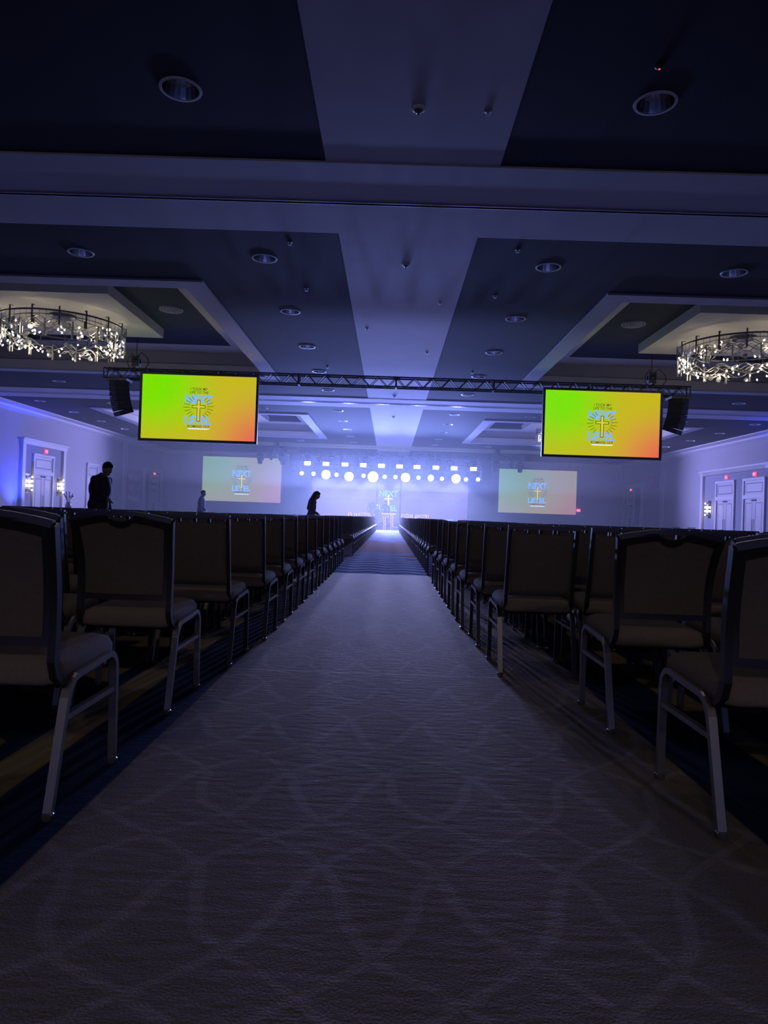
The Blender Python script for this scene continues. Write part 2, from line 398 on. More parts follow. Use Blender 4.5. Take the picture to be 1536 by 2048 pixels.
# round air diffusers in the coffer recesses
for s, lb in ((-1, 'left'), (1, 'right')):
    t = thing('air_diffuser', 'round air diffuser in the dark recess of the near %s ceiling coffer' % lb, 'air vent', (AX+s*6.95, 21.3, ZC+CREC), 0, 'round ceiling diffusers')
    for i, r in enumerate((0.36, 0.27, 0.18, 0.09)):
        MB().lathe([(r, 0), (r-0.02, -0.05-0.012*i), (r-0.05, -0.05-0.012*i), (r-0.055, 0)], 28).build('diffuser_cone', M_frame, t, True)

# ------------------------------------------------------------------ chandeliers
M_bulb = mat('glowing_bulb', (1, 0.95, 0.85), emit=(1.0, 0.93, 0.80), es=5.0, sample='NONE')
M_nickel = mat('brushed_nickel', (0.62, 0.58, 0.48), 0.3, 0.85)
M_rim = mat('bronze_rim', (0.14, 0.13, 0.12), 0.4, 0.8)
M_glass = mat('cut_glass_disc', (0.85, 0.85, 0.80), 0.08, 0.0); M_glass.node_tree.nodes['Principled BSDF'].inputs['Transmission Weight'].default_value = 0.55
me_bl = MB().lathe([(0.005, 0.05), (0.018, 0.025), (0.024, 0.0), (0.018, -0.018), (0.005, -0.024)], 10).mesh('bulb', M_bulb, True)
me_gd = MB().lathe([(0.02, -0.012), (0.065, -0.010), (0.075, 0.0), (0.065, 0.010), (0.02, 0.012)], 14, axis='Y').mesh('glass_disc', M_glass, True)
def chandelier(loc, top, label, R=1.78, hgt=0.80, near=True):
    rnd = random.Random(int(abs(loc[0])*10+loc[1]))
    t = thing('chandelier', label, 'chandelier', loc, 0, 'ring chandeliers under the coffers')
    def cp(a, r, z): return (r*math.cos(a), r*math.sin(a), z)
    N = 72
    MB().tube([cp(2*PI*i/N, R, hgt/2-0.06) for i in range(N)], 0.02, closed=True, sq=(0.022, 0.016), up=(0,0,1)).build('top_ring', M_rim, t)
    MB().tube([cp(2*PI*i/N, R*0.86, hgt/2-0.12) for i in range(N)], 0.014, 6, closed=True).build('inner_ring', M_rim, t)
    MB().lathe([(0.38, top-loc[2]), (0.38, top-loc[2]-0.05), (0.34, top-loc[2]-0.08)], 28).build('canopy', M_rim, t, True)
    for k in range(3):
        a = 2*PI*k/3+0.3
        MB().tube([cp(a, 0.3, top-loc[2]-0.05), cp(a, R*0.86, hgt/2-0.12)], 0.010, 6).build('suspension_rod', M_rim, t)
    # square cage bars in two lengths, one shared mesh each
    def bar(h0, h1): return MB().tube([(0.0, 0, h1-0.16), (0.10, 0, h1-0.03), (0.10, 0, h1), (0.0, 0, h1), (0, 0, h0), (0.10, 0, h0), (0.10, 0, h0+0.22)][2:], 0.012, sq=(0.020, 0.014), up=(0, 1, 0)).mesh('cage_bar', M_rim)
    ba, bb = bar(-0.05, hgt/2+0.06), bar(-hgt/2, 0.05)
    bb.materials.clear(); bb.materials.append(M_nickel)
    for k in range(16):
        a = 2*PI*k/16
        link('cage_bar', ba, t, cp(a, R+0.03, 0), (0, 0, a+PI))
        link('cage_bar', bb, t, cp(a+PI/16, R+0.03, rnd.uniform(-0.03, 0.05)), (0, 0, a+PI/16+PI))
    drop = MB().tube([(0, 0, hgt/2-0.06), (0, 0, 0.10)], 0.005, 5).mesh('drop_rod', M_rim)
    for k in range(60): link('drop_rod', drop, t, cp(2*PI*k/60, R, 0))
    for k in range(44):
        a0 = rnd.uniform(0, 2*PI); n = 30; z0 = rnd.uniform(-0.22, 0.14); am = rnd.uniform(0.06, 0.14); ln = rnd.uniform(0.6, 1.1); ph = rnd.uniform(0, 6); rr = R-rnd.uniform(0.0, 0.22)
        pts = [cp(a0+ln*i/n, rr+0.05*math.sin(9*i/n+ph), max(-hgt/2, min(hgt/2-0.1, z0+am*math.sin(ph+2*PI*1.6*i/n)))) for i in range(n+1)]
        MB().tube(pts, 0.011, 5).build('wire_vine', M_nickel, t, True)
    for k in range(110 if near else 60):
        a = rnd.uniform(0, 2*PI); z = rnd.uniform(-hgt/2+0.05, hgt/2-0.22)
        link('bulb', me_bl, t, cp(a, R-rnd.uniform(0.0, 0.25), z), (rnd.uniform(-0.7, 0.7), rnd.uniform(-0.7, 0.7), 0))
    for k in range(46):
        a = rnd.uniform(0, 2*PI); z = rnd.uniform(-hgt/2+0.05, hgt/2-0.2)
        link('glass_disc', me_gd, t, cp(a, R+rnd.uniform(-0.2, 0.06), z), (rnd.uniform(-0.5, 0.5), 0, a+PI/2+rnd.uniform(-0.6, 0.6)))
    kk = 6 if near else 2
    for k in range(kk):
        lamp('chandelier_glow', 'POINT', CHAND_W/kk, (1.0, 0.90, 0.68), cp(2*PI*k/kk+0.5, 1.62, -0.12), t, shadow_soft_size=0.18)
    return t
ptop = ZC+CREC-CPT
for s, sd in ((-1, 'left'), (1, 'right')):
    for j, cyy in enumerate(COFY):
        lb = 'glittering ring chandelier %s' % ('above the near %s screen truss end' % sd if j == 0 else 'far down the hall, behind the near %s hanging screen' % sd)
        chandelier((AX+s*10.22, cyy-0.4, H+5.08), ptop, lb, near=(j == 0))

# ------------------------------------------------------------------ doors, portals, sconces, exit signs on the side walls
M_exit = mat('exit_red', (0.6, 0.02, 0.05), emit=(1.0, 0.10, 0.22), es=1.1, sample='NONE')
M_exitw = mat('exit_letters', (0.9, 0.6, 0.6), emit=(1.0, 0.55, 0.6), es=1.3, sample='NONE')
M_sconce = mat('sconce_glow', (1, 0.9, 0.7), emit=(1.0, 0.86, 0.62), es=3.5, sample='NONE')
def on_wall(side, mbs):
    """local frame: x along the wall towards the stage, -y into the room"""
    return (XL, 0, 0, PI/2) if side == 'left' else (XR, 0, 0, -PI/2)
def wall_obj(name, side, y):
    o = link(name, None, None, (XL if side == 'left' else XR, y, 0), (0, 0, PI/2 if side == 'left' else -PI/2)); return o
# in this local frame +y points out of the room on neither side, so build with -y towards the room centre
dn = 0
def door(side, yc, wdt=2.1, top=2.64, trn=3.67, label=''):
    global dn; dn += 1
    o = struct(wall_obj('door_%d' % dn, side, yc))
    hw = wdt/2; fw = 0.16; d = -0.10
    q = MB(); q.box(-hw-fw, -hw, d, 0.0, 0, trn); q.box(hw, hw+fw, d, 0, 0, trn); q.box(-hw-fw, hw+fw, d-0.02, 0, trn, trn+0.14); q.box(-hw, hw, d, 0, top, top+0.22)
    q.build('door_frame', M_trim, o)
    tp = MB().box(-hw, hw, -0.05, 0, top+0.22, trn).build('transom_panel', M_door, o)
    z0, z1 = top+0.36, trn-0.14; g = MB()
    for a in ((-hw+0.14, hw-0.14, z0, z0+0.04), (-hw+0.14, hw-0.14, z1-0.04, z1), (-hw+0.14, -hw+0.18, z0, z1), (hw-0.18, hw-0.14, z0, z1)):
        g.box(a[0], a[1], -0.056, -0.05, a[2], a[3])
    g.build('panel_groove', M_line, tp)
    for s in (-1, 1):
        x0, x1 = sorted((s*0.01, s*hw)); lf = MB().box(x0, x1, -0.03, 0, 0.02, top).build('door_leaf', M_door, o)
        g = MB(); a0, a1 = x0+0.16, x1-0.16
        for a in ((a0, a1, 0.25, 0.28), (a0, a1, top-0.25, top-0.22), (a0, a0+0.03, 0.25, top-0.22), (a1-0.03, a1, 0.25, top-0.22)): g.box(a[0], a[1], -0.036, -0.03, a[2], a[3])
        g.build('panel_groove', M_line, lf)
        MB().tube([(s*0.10, -0.03, 0.75), (s*0.10, -0.085, 0.78), (s*0.10, -0.085, 1.45), (s*0.10, -0.03, 1.48)], 0.014, 6).build('pull_handle', M_line, lf)
        MB().box(min(s*0.06, s*0.24), max(s*0.06, s*0.24), -0.09, -0.03, top-0.13, top-0.05).build('door_closer', M_line, lf)
    return o
def portal(side, ya, yb, top):
    yc = (ya+yb)/2; hw = (yb-ya)/2
    global tn; tn += 1
    o = struct(wall_obj('trim_%d' % tn, side, yc))
    q = MB(); q.box(-hw, -hw+0.32, -0.14, 0, 0, top-0.32); q.box(hw-0.32, hw, -0.14, 0, 0, top-0.32); q.build('portal_jamb', M_trim, o)
    q = MB(); q.box(-hw-0.05, hw+0.05, -0.17, 0, top-0.32, top-0.1); q.box(-hw-0.12, hw+0.12, -0.24, 0, top-0.1, top); q.build('portal_head', M_trim, o)
    MB().box(-hw+0.32, hw-0.32, -0.012, 0, 0, top-0.32).build('alcove_panel', M_alcove, o)
def sconce(side, y, z, label):
    o = wall_obj('wall_sconce', side, y); tag(o, label, 'sconce', 'crystal wall sconces'); o.location.z = z
    MB().box(-0.20, 0.20, -0.04, -0.01, -0.55, 0.55).build('back_plate', M_chrome, o)
    for i in range(4):
        zz = -0.36+0.24*i
        MB().lathe([(0.04, zz-0.09), (0.12, zz-0.05), (0.13, zz), (0.12, zz+0.05), (0.04, zz+0.09)], 12, c=(0, -0.16, 0)).build('crystal_shade', M_glass if i in (0, 3) else M_sconce, o, True)
        b = MB().lathe([(0.03, -0.05), (0.05, 0), (0.03, 0.05)], 10, c=(0, -0.31, zz)); b.build('bulb', M_sconce, o, True)
    lamp('sconce_glow', 'POINT', SCONCE_W, (1, 0.85, 0.6), (0, -0.5, 0), o, shadow_soft_size=0.15)
def exit_sign(loc, rz, label):
    o = thing('exit_sign', label, 'exit sign', loc, rz, 'red exit signs')
    MB().box(-0.17, 0.17, -0.07, -0.01, -0.11, 0.11).build('housing', M_exit, o)
    tm = fit(text_mesh('EXIT', 0.2, M_exitw, 0.01), 0.25, 0.12); link('lettering', tm, o, (0, -0.074, 0), (PI/2, 0, 0))
portal('left', 38.0, 43.1, 4.55); door('left', 40.5)
door('left', 47.2, 1.5)
portal('left', 57.0, 61.6, 4.3); door('left', 59.6, 1.7)
portal('right', 36.9, 46.3, 4.55); door('right', 43.05); door('right', 39.65)
portal('right', 57.0, 61.6, 4.3); door('right', 59.8, 1.5)
sconce('left', 38.75, 2.1, 'glowing crystal sconce on the left wall, camera side of the double door')
sconce('left', 42.45, 2.1, 'glowing crystal sconce on the left wall, stage side of the double door')
sconce('right', 45.1, 2.1, 'glowing crystal sconce on the right wall beside the double doors')
exit_sign((XL+0.02, 40.7, 4.02), PI/2, 'red exit sign above the double door on the left wall')
exit_sign((XL+0.02, 59.6, 3.85), PI/2, 'red exit sign near the far corner of the left wall')
exit_sign((XR-0.02, 42.9, 4.0), -PI/2, 'red exit sign above the farther double door on the right wall')
exit_sign((XR-0.02, 39.6, 4.0), -PI/2, 'red exit sign above the nearer double door on the right wall')
exit_sign((XR-0.02, 59.8, 3.85), -PI/2, 'red exit sign near the far corner of the right wall')
exit_sign((P(1157, 1020, 61.9).x, 61.98, 2.05), 0, 'red exit sign low on the stage wall beside the far right screen')
# projected pink light on the side walls, built as coloured lettering and a panel
M_pinkl = mat('projected_pink_lettering', (0.62, 0.33, 0.50), 0.8)
tm = fit(text_mesh('THIS', 1.0, M_pinkl, 0.02, 0.01), 2.9, 0.95)
o = link('wall_lettering', tm, None, (XR-0.03, 55.2, H+3.35), (PI/2, 0, -PI/2)); tag(o, 'large pink THIS lettering projected high on the far right wall', 'lettering')
t = thing('wall_projection', 'pink script projected on the far left wall, built as a coloured panel', 'projected light', (XL, 55.0, 0), PI/2)
MB().box(-1.6, 1.6, -0.05, -0.02, 1.0, 3.9).build('cloth', mat('projected_pink', (0.55, 0.36, 0.45), 0.9, noise=0.2, nscale=2), t)  # flat panel stands for pink gobo light thrown on the wall
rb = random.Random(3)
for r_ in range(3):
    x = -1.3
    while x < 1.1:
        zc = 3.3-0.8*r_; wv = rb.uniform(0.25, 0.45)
        MB().tube([(x+wv*i/8, -0.06, zc+0.28*math.sin(i*0.9+x*5)*rb.uniform(0.7, 1)) for i in range(9)], 0.035, 5).build('projected_stroke', M_trim, t); x += wv+0.12

# ------------------------------------------------------------------ trusses
def truss(name, label, xa, xb, y, ztop, hgt, m, mpb=0.62):
    t = thing(name, label, 'truss', ((xa+xb)/2, y, ztop-hgt), 0)
    L = (xb-xa)/2; r = 0.028; d = hgt
    for yy in (-d/2, d/2):
        for zz in (0.0, hgt):
            MB().tube([(-L, yy, zz), (L, yy, zz)], r, 8).build('chord', m, t, True)
    n = int(round(2*L/mpb)); st = 2*L/n
    up = MB().tube([(0, 0, 0), (st/2, 0, hgt)], 0.016, 5).mesh('brace', m); dnm = MB().tube([(st/2, 0, hgt), (st, 0, 0)], 0.016, 5).mesh('brace', m)
    fl = MB().tube([(0, -d/2, 0), (st, d/2, 0)], 0.014, 5).mesh('cross_brace', m)
    for i in range(n):
        for yy in (-d/2, d/2):
            link('brace', up, t, (-L+st*i, yy, 0)); link('brace', dnm, t, (-L+st*i, yy, 0))
        link('cross_brace', fl, t, (-L+st*i, 0, 0 if i % 2 else hgt))
    k = max(2, int(2*L/3)); pl = MB()
    pm = MB(); pm.box(-0.03, 0.03, -d/2-0.03, -d/2+0.03, 0, hgt); pm.box(-0.03, 0.03, d/2-0.03, d/2+0.03, 0, hgt); pm.box(-0.03, 0.03, -d/2, d/2, -0.03, 0.03); pm.box(-0.03, 0.03, -d/2, d/2, hgt-0.03, hgt+0.03)
    pme = pm.mesh('end_plate', m)
    for i in range(k+1): link('end_plate', pme, t, (-L+2*L*i/k*0.998+0.01, 0, 0))
    return t
TY = 24.8; tz = H+4.11*1.18
pl_, pr_ = P(212, 736, TY), P(1378, 777, TY)
TX0, TX1 = pl_.x, pr_.x
truss('box_truss', 'long black box truss carrying the two near screens', TX0, TX1, TY, tz, 0.33, M_truss)
def hoist(px, label, TY=TY, tz=tz, zup=ZC+CREC, group='chain hoists on the near truss'):
    x = P(px, 750, TY).x
    t = thing('chain_hoist', label, 'hoist', (x, TY, tz), 0, group)
    MB().box(-0.13, 0.13, -0.12, 0.12, 0.10, 0.46).build('motor_body', M_black, t)
    MB().lathe([(0.10, 0), (0.14, 0.05), (0.14, 0.22), (0.10, 0.26)], 14, axis='X', c=(-0.13, 0, 0.30)).build('motor_drum', M_black, t, True)
    MB().tube([(0, 0, 0.46), (0, 0, zup-tz)], 0.012, 5).build('chain', M_black, t)
    MB().box(-0.05, 0.05, -0.20, 0.20, 0.022, 0.11).build('sling', M_black, t)
    for j, (a, bq) in enumerate(((0.55, 0.5), (-0.3, 0.35))):
        MB().tube([(0, -0.1, 0.40), (a*0.4, -0.12, 0.46+bq*0.25), (a*0.8, -0.12, 0.38), (a*0.85, -0.12, 0.18), (a*0.6, -0.12, 0.0)], 0.016, 6).build('cable_loop', M_black, t, True)
hoist(272, 'black chain hoist with cable loops at the left end of the near truss')
hoist(1303, 'black chain hoist with cable loops at the right end of the near truss')

# ------------------------------------------------------------------ screens
def screen_material(name, gain, haze_wash=0.0):
    m = bpy.data.materials.new(name); m.use_nodes = True; n = m.node_tree.nodes; l = m.node_tree.links
    n.remove(n['Principled BSDF']); em = n.new('ShaderNodeEmission'); l.new(em.outputs[0], n['Material Output'].inputs[0]); em.inputs[1].default_value = gain
    tc = n.new('ShaderNodeTexCoord')
    def dist(px, pz, e0, e1):
        vm = n.new('ShaderNodeVectorMath'); vm.operation = 'DISTANCE'; vm.inputs[1].default_value = (px, 0.0, pz)
        mp = n.new('ShaderNodeMapping'); mp.inputs['Scale'].default_value = (1, 0, 1); l.new(tc.outputs['Object'], mp.inputs[0]); l.new(mp.outputs[0], vm.inputs[0])
        r = n.new('ShaderNodeMapRange'); r.interpolation_type = 'SMOOTHSTEP'; l.new(vm.outputs['Value'], r.inputs['Value']); r.inputs['From Min'].default_value = e0; r.inputs['From Max'].default_value = e1
        r.inputs['To Min'].default_value = 1; r.inputs['To Max'].default_value = 0; return r.outputs[0]
    def mix(f, A, B):
        q = n.new('ShaderNodeMix'); q.data_type = 'RGBA'; l.new(f, q.inputs['Factor'])
        for nm, c in (('A', A), ('B', B)):
            if isinstance(c, tuple): q.inputs[nm].default_value = (*c, 1)
            else: l.new(c, q.inputs[nm])
        return q.outputs['Result']
    # local frame: the screen spans -1..1 in x and -0.5625..0.5625 in z
    c = mix(dist(-0.75, 0.42, 0.15, 1.25), (0.60, 0.50, 0.015), (0.21, 0.80, 0.0))
    c = mix(dist(1.15, -0.75, 0.1, 1.25), c, (0.85, 0.13, 0.09))
    if haze_wash:
        q = n.new('ShaderNodeMix'); q.data_type = 'RGBA'; q.inputs['Factor'].default_value = haze_wash; q.inputs['B'].default_value = (0.40, 0.42, 0.50, 1); l.new(c, q.inputs['A']); c = q.outputs['Result']  # grey lavender mixed into the picture imitates haze over the far screens
    l.new(c, em.inputs[0]); return m
M_scr = screen_material('projected_gradient', 0.95); M_scr_hazed = screen_material('haze_tinted_gradient', 0.62, 0.55)
M_ink = mat('screen_dark_ink', (0.02, 0.02, 0.01), emit=(0.06, 0.05, 0.01), es=1.0, sample='NONE')
M_cy = mat('screen_sky_blue', (0.1, 0.2, 0.3), emit=(0.16, 0.42, 1.0), es=1.1, sample='NONE')
M_yel = mat('screen_yellow', (0.3, 0.3, 0.05), emit=(0.66, 0.60, 0.05), es=1.0, sample='NONE')
M_wht = mat('screen_white', (0.5, 0.5, 0.5), emit=(0.70, 0.88, 1.0), es=1.0, sample='NONE')
def logo(t, u, y, ink=M_ink, cyan=M_cy):
    """u: metres per photo pixel of the near screens; positions relative to the screen centre"""
    R = (PI/2, 0, 0)
    def txt(s, w_, h_, x, z, m, bold, yy): link('lettering', fit(text_mesh(s, 0.2, m, bold), w_*u, h_*u), t, (x*u, yy, z*u), R)
    txt('I TOOK MY', 34, 5.6, 0, 37.0, ink, 0.005, y-0.006); txt('LIFE TO THE', 37, 5.4, 0.5, 30.2, ink, 0.005, y-0.006)
    txt('NEXT', 54, 18.5, 0, 16.5, cyan, 0.030, y-0.004); txt('LEVEL', 54, 16.5, -0.5, -25.5, cyan, 0.030, y-0.004)
    txt('ROMANS 10:9', 43, 5.4, 0.5, -37.5, ink, 0.005, y-0.006)
    MB().prism([(-22*u, -41.2*u), (22*u, -41.2*u), (24*u, -42.0*u), (18*u, -43.5*u), (-18*u, -43.5*u)], y-0.004, y-0.003).build('underline', M_wht, t)
    for i in range(24):
        a = 2*PI*i/24+0.06
        if abs(math.sin(a)) > 0.86: continue
        d = Vector((math.cos(a), 0, math.sin(a))); nn = Vector((-d.z, 0, d.x))*0.45*u; c = Vector((0, y-0.005, 1.5*u))
        a0, a1 = c+d*17*u, c+d*(31-6*abs(math.sin(a)))*u
        MB().add([a0+nn, a1+nn, a1-nn, a0-nn], [(0, 1, 2, 3)]).build('light_ray', ink, t)
    def cross(g): return [(-2.8-g, -27-g), (2.8+g, -27-g), (2.8+g, -0.6-g), (13+g, -0.6-g), (13+g, 4.2+g), (2.8+g, 4.2+g), (2.8+g, 15+g), (-2.8-g, 15+g), (-2.8-g, 4.2+g), (-13-g, 4.2+g), (-13-g, -0.6-g), (-2.8-g, -0.6-g)]
    MB().prism([(a*u, b*u) for a, b in cross(0.6)], y-0.008, y-0.007).build('cross_outline', ink, t)
    MB().prism([(a*u, b*u) for a, b in cross(-0.6)], y-0.010, y-0.009).build('cross', M_yel, t)
def screen(name, label, cpx, Y, wpx, m, frame, ink=M_ink, cyan=M_cy, lpx=228.0, hang=None):
    c = P(cpx[0], cpx[1], Y); wm = wpx*Y/F; hm = wm*0.5625
    t = thing(name, label, 'screen', c, 0, 'projection screens')
    pn = MB(); pn.box(-1, 1, -0.012, 0.012, -0.5625, 0.5625); pn = pn.build('picture', m, t); pn.scale = (wm/2, 1, wm/2)
    if frame:
        f = 0.085
        for a in ((-wm/2-f, wm/2+f, hm/2, hm/2+f), (-wm/2-f, wm/2+f, -hm/2-f, -hm/2), (-wm/2-f, -wm/2, -hm/2, hm/2), (wm/2, wm/2+f, -hm/2, hm/2)):
            MB().box(a[0], a[1], -0.035, 0.05, a[2], a[3]).build('frame_bar', M_black, t)
        MB().box(-wm/2, wm/2, 0.02, 0.045, -hm/2, hm/2).build('backing', M_black, t)
        for xx in (-wm*0.33, wm*0.33): MB().tube([(xx, 0.02, hm/2+0.05), (xx, TY-0.165-Y, tz-0.33-c.z)], 0.02, 6).build('hanger', M_black, t)
    else:
        for xx in (-wm*0.4, wm*0.4): MB().tube([(xx, 0.0, hm/2), (xx, 0.0, ZC-0.03-c.z)], 0.012, 5).build('hanging_cable', M_black, t)
        MB().tube([(-wm/2, 0, hm/2+0.03), (wm/2, 0, hm/2+0.03)], 0.03, 8).build('top_pipe', M_black, t)
    logo(t, wm/lpx, -0.014, ink, cyan)
    return t
screen('hanging_screen', 'near left screen with yellow green gradient, hung from the black truss', (397.5, 815.5), 24.45, 229, M_scr, True)
screen('hanging_screen', 'near right screen with yellow green gradient, hung from the black truss', (1204, 847.5), 24.45, 229, M_scr, True)
screen('side_screen', 'far hazy screen left of the stage', (483.5, 959), 54.5, 158, M_scr_hazed, False, cyan=M_cy)
screen('side_screen', 'far hazy screen right of the stage', (1075, 983.5), 54.5, 155, M_scr_hazed, False, cyan=M_cy)

# ------------------------------------------------------------------ line arrays
def line_array(px, side, label):
    x = P(px, 750, TY).x
    t = thing('line_array', label, 'loudspeaker', (x, TY, tz-0.352), 0, 'hanging line arrays')
    MB().box(-0.34, 0.34, -0.28, 0.28, -0.09, 0.0).build('fly_frame', M_black, t)
    rot = Matrix.Rotation(side*math.radians(48), 3, 'Z')       # fires towards the audience and outward
    z, yo, ang = -0.09, 0.0, 0.0
    cab = MB()
    cab.prism([(-0.30, -0.155), (0.30, -0.155), (0.30, 0.0), (-0.30, 0.0)], -0.26, 0.22)
    g = cab.mesh('cabinet', M_black)
    for i in range(7):
        ang = math.radians(1+3.4*i)
        o = link('cabinet', g, t); M = rot.to_4x4() @ Matrix.Translation((0, yo, z)) @ Matrix.Rotation(ang, 4, 'X')
        M.translation = rot @ Vector((0, yo, z)); o.matrix_local = M
        gr = MB().box(-0.28, 0.28, -0.268, -0.258, -0.145, -0.01); gr.build('grille', M_truss, o)
        z -= 0.165*math.cos(ang); yo += 0.165*math.sin(ang)
line_array(240, -1, 'black curved line array hanging beside the near left screen')
line_array(1358, 1, 'black curved line array hanging beside the near right screen')

# ------------------------------------------------------------------ stage
SY = 52.0; STZ = 0.42
t = thing('stage', 'low dark stage platform at the far end of the hall', 'stage', (AX, SY, 0))
MB().box(-8.5, 8.5, -0.6, 8.0, STZ-0.06, STZ).build('deck', mat('stage_deck', (0.10, 0.10, 0.13), 0.5, noise=0.2, nscale=3), t)
MB().box(-8.45, 8.45, -0.55, -0.5, 0, STZ-0.06).build('skirt', mat('stage_skirt', (0.05, 0.05, 0.07), 0.9, noise=0.2, nscale=6), t)
for i in range(9): MB().box(-8.0+2*i-0.03, -8.0+2*i+0.03, 0.0, 7.9, 0, STZ-0.06).build('support', M_black, t)
M_letter0 = mat('grey_step', (0.22, 0.21, 0.26), 0.7)
t = thing('stage_step', 'pale low step in front of the stage at the end of the aisle', 'step', (AX, SY-1.2, 0))
MB().box(-1.3, 1.3, -0.30, 0.30, 0, 0.16).build('tread', M_letter0, t); MB().box(-1.25, 1.25, -0.26, 0.26, 0.16, 0.17).build('mat', M_letter0, t)

M_led = mat('pink_led_wall', (0.1, 0.1, 0.1), emit=(0.46, 0.26, 0.70), es=0.20)
M_ledc = mat('violet_led_wall', (0.1, 0.1, 0.1), emit=(0.36, 0.28, 0.70), es=0.26)
M_lyr = mat('lyric_ink', (0.1, 0.1, 0.2), emit=(0.04, 0.04, 0.20), es=0.5, sample='NONE')
WY = 59.5
def led_wall(x0, x1, y0, y1, label, m, lyrics):
    a, b = P(x0, (y0+y1)/2, WY), P(x1, (y0+y1)/2, WY); top = P((x0+x1)/2, y0, WY).z; bot = STZ+0.02
    wm = b.x-a.x; t = thing('led_wall', label, 'screen', ((a.x+b.x)/2, WY, bot), 0, 'stage back screens')
    MB().box(-wm/2, wm/2, -0.03, 0.06, 0.0, top-bot).build('picture', m, t)
    MB().box(-wm/2+0.02, wm/2-0.02, 0.06, 0.12, 0.05, top-bot-0.05).build('cabinet', M_black, t)
    hh = top-bot
    if lyrics:
        for i, s in enumerate(('I JUST WANT TO SPEAK', 'THE NAME OF JESUS', 'OVER EVERY HEART AND EVERY MIND')):
            tm = fit(text_mesh(s, 0.3, M_lyr, 0.005), wm*(0.52, 0.48, 0.86)[i], 0.19); link('lettering', tm, t, (0, -0.036, hh-1.02-0.36*i), (PI/2, 0, 0))
    else: 
        e = link('logo_panel', MB().box(-0.9, 0.9, -0.034, -0.031, hh-2.9, hh-0.3).mesh('logo_panel', M_ledc), t)
        e2 = link('logo', None, t, (0, -0.036, hh-1.7)); logo(t, 1.55/54, -0.036)
        for ch in t.children:
            if ch.name.split('.')[0] in ('lettering', 'underline', 'light_ray', 'cross_outline', 'cross'): ch.location.z += hh-1.75
        bpy.data.objects.remove(e2)
    return t
led_wall(622, 752, 957, 1040, 'pink stage back screen with song lyrics, left of the logo', M_led, True)
led_wall(755, 799, 957, 1040, 'narrow violet stage back screen with the NEXT LEVEL logo', M_ledc, False)
led_wall(802, 935, 961, 1040, 'pink stage back screen with song lyrics, right of the logo', M_led, True)

# marquee letters in front of the stage
M_neon = mat('pink_neon', (0.9, 0.5, 0.7), emit=(0.85, 0.32, 0.85), es=0.75, sample='NONE')
M_letter = mat('letter_face', (0.30, 0.28, 0.40), 0.5)
GL = {'N': [(0,0),(.2,0),(.2,.62),(.62,0),(.85,0),(.85,1),(.65,1),(.65,.38),(.22,1),(0,1)],
      'E': [(0,0),(.7,0),(.7,.2),(.2,.2),(.2,.41),(.6,.41),(.6,.6),(.2,.6),(.2,.8),(.7,.8),(.7,1),(0,1)],
      'X': [(0,0),(.23,0),(.42,.34),(.61,0),(.84,0),(.54,.5),(.84,1),(.61,1),(.42,.66),(.23,1),(0,1),(.3,.5)],
      'T': [(.3,0),(.5,0),(.5,.8),(.8,.8),(.8,1),(0,1),(0,.8),(.3,.8)],
      'L': [(0,0),(.7,0),(.7,.2),(.2,.2),(.2,1),(0,1)],
      'V': [(.32,0),(.52,0),(.84,1),(.63,1),(.42,.3),(.21,1),(0,1)]}
lx = [('N', 696), ('E', 717), ('X', 734), ('T', 761), ('L', 781), ('E', 802), ('V', 819), ('E', 837), ('L', 852)]
names = ['letter N, first of the word NEXT', 'letter E, second of the word NEXT', 'letter X, third of the word NEXT', 'letter T, last of the word NEXT', 'letter L, first of the word LEVEL',
         'first letter E of the word LEVEL', 'letter V in the word LEVEL', 'second letter E of the word LEVEL', 'letter L, last of the word LEVEL']
LYZ = 49.8
for (ch, px), nm in zip(lx, names):
    x = P(px, 1057, LYZ).x; sc_ = (0.70 if ch in 'EL' else 0.66, 1.12)
    t = thing('marquee_letter', 'pink outlined marquee '+nm, 'letter', (x, LYZ, 0), 0, 'marquee letters before the stage')
    poly = [(a*sc_[0], b*sc_[1]+0.02) for a, b in GL[ch]]
    MB().prism(poly, 0.0, 0.22).build('letter_body', M_letter, t)
    MB().tube([(a, -0.02, b) for a, b in poly], 0.020, 6, closed=True).build('neon_outline', M_neon, t)
    xm = sum(a for a, b in poly)/len(poly); MB().box(min(a for a, b in poly), max(a for a, b in poly), -0.05, 0.27, 0, 0.02).build('foot', M_black, t)

# stage lighting truss and its lamps
FY = 52.0; fz = P(780, 908, FY).z+0.12
fa, fb = P(514, 900, FY), P(1050, 918, FY)
truss('lighting_truss', 'long lighting truss over the stage front', fa.x, fb.x, FY, fz, 0.32, M_alu, 0.7)
UY = 56.5
ua, ub = P(598, 946, UY), P(962, 958, UY); uz = P(780, 951, UY).z
truss('upstage_truss', 'upstage truss with the row of round stage lamps', ua.x-0.3, ub.x+0.3, UY+0.25, uz+0.75, 0.30, M_alu, 0.7)
for px_, lb_ in ((560, 'left'), (1000, 'right')): hoist(px_, 'small hazy chain hoist at the %s end of the stage lighting truss' % lb_, FY, fz, ZC-0.025, 'chain hoists over the stage')
for px_, lb_ in ((620, 'left'), (940, 'right')): hoist(px_, 'small hazy chain hoist at the %s end of the upstage truss' % lb_, UY+0.25, uz+0.75, ZC, 'chain hoists over the stage')
M_lens = mat('dark_lens', (0.05, 0.06, 0.10), 0.1, 0.2)
M_fix = mat('fixture_body', (0.010, 0.010, 0.014), 0.6)
M_strobe = mat('strobe_face', (1, 1, 1), emit=(1.0, 0.95, 0.98), es=9.0, sample='NONE')
M_beam = mat('beam_lens', (1, 1, 1), emit=(0.80, 0.95, 1.0), es=16.0, sample='NONE')
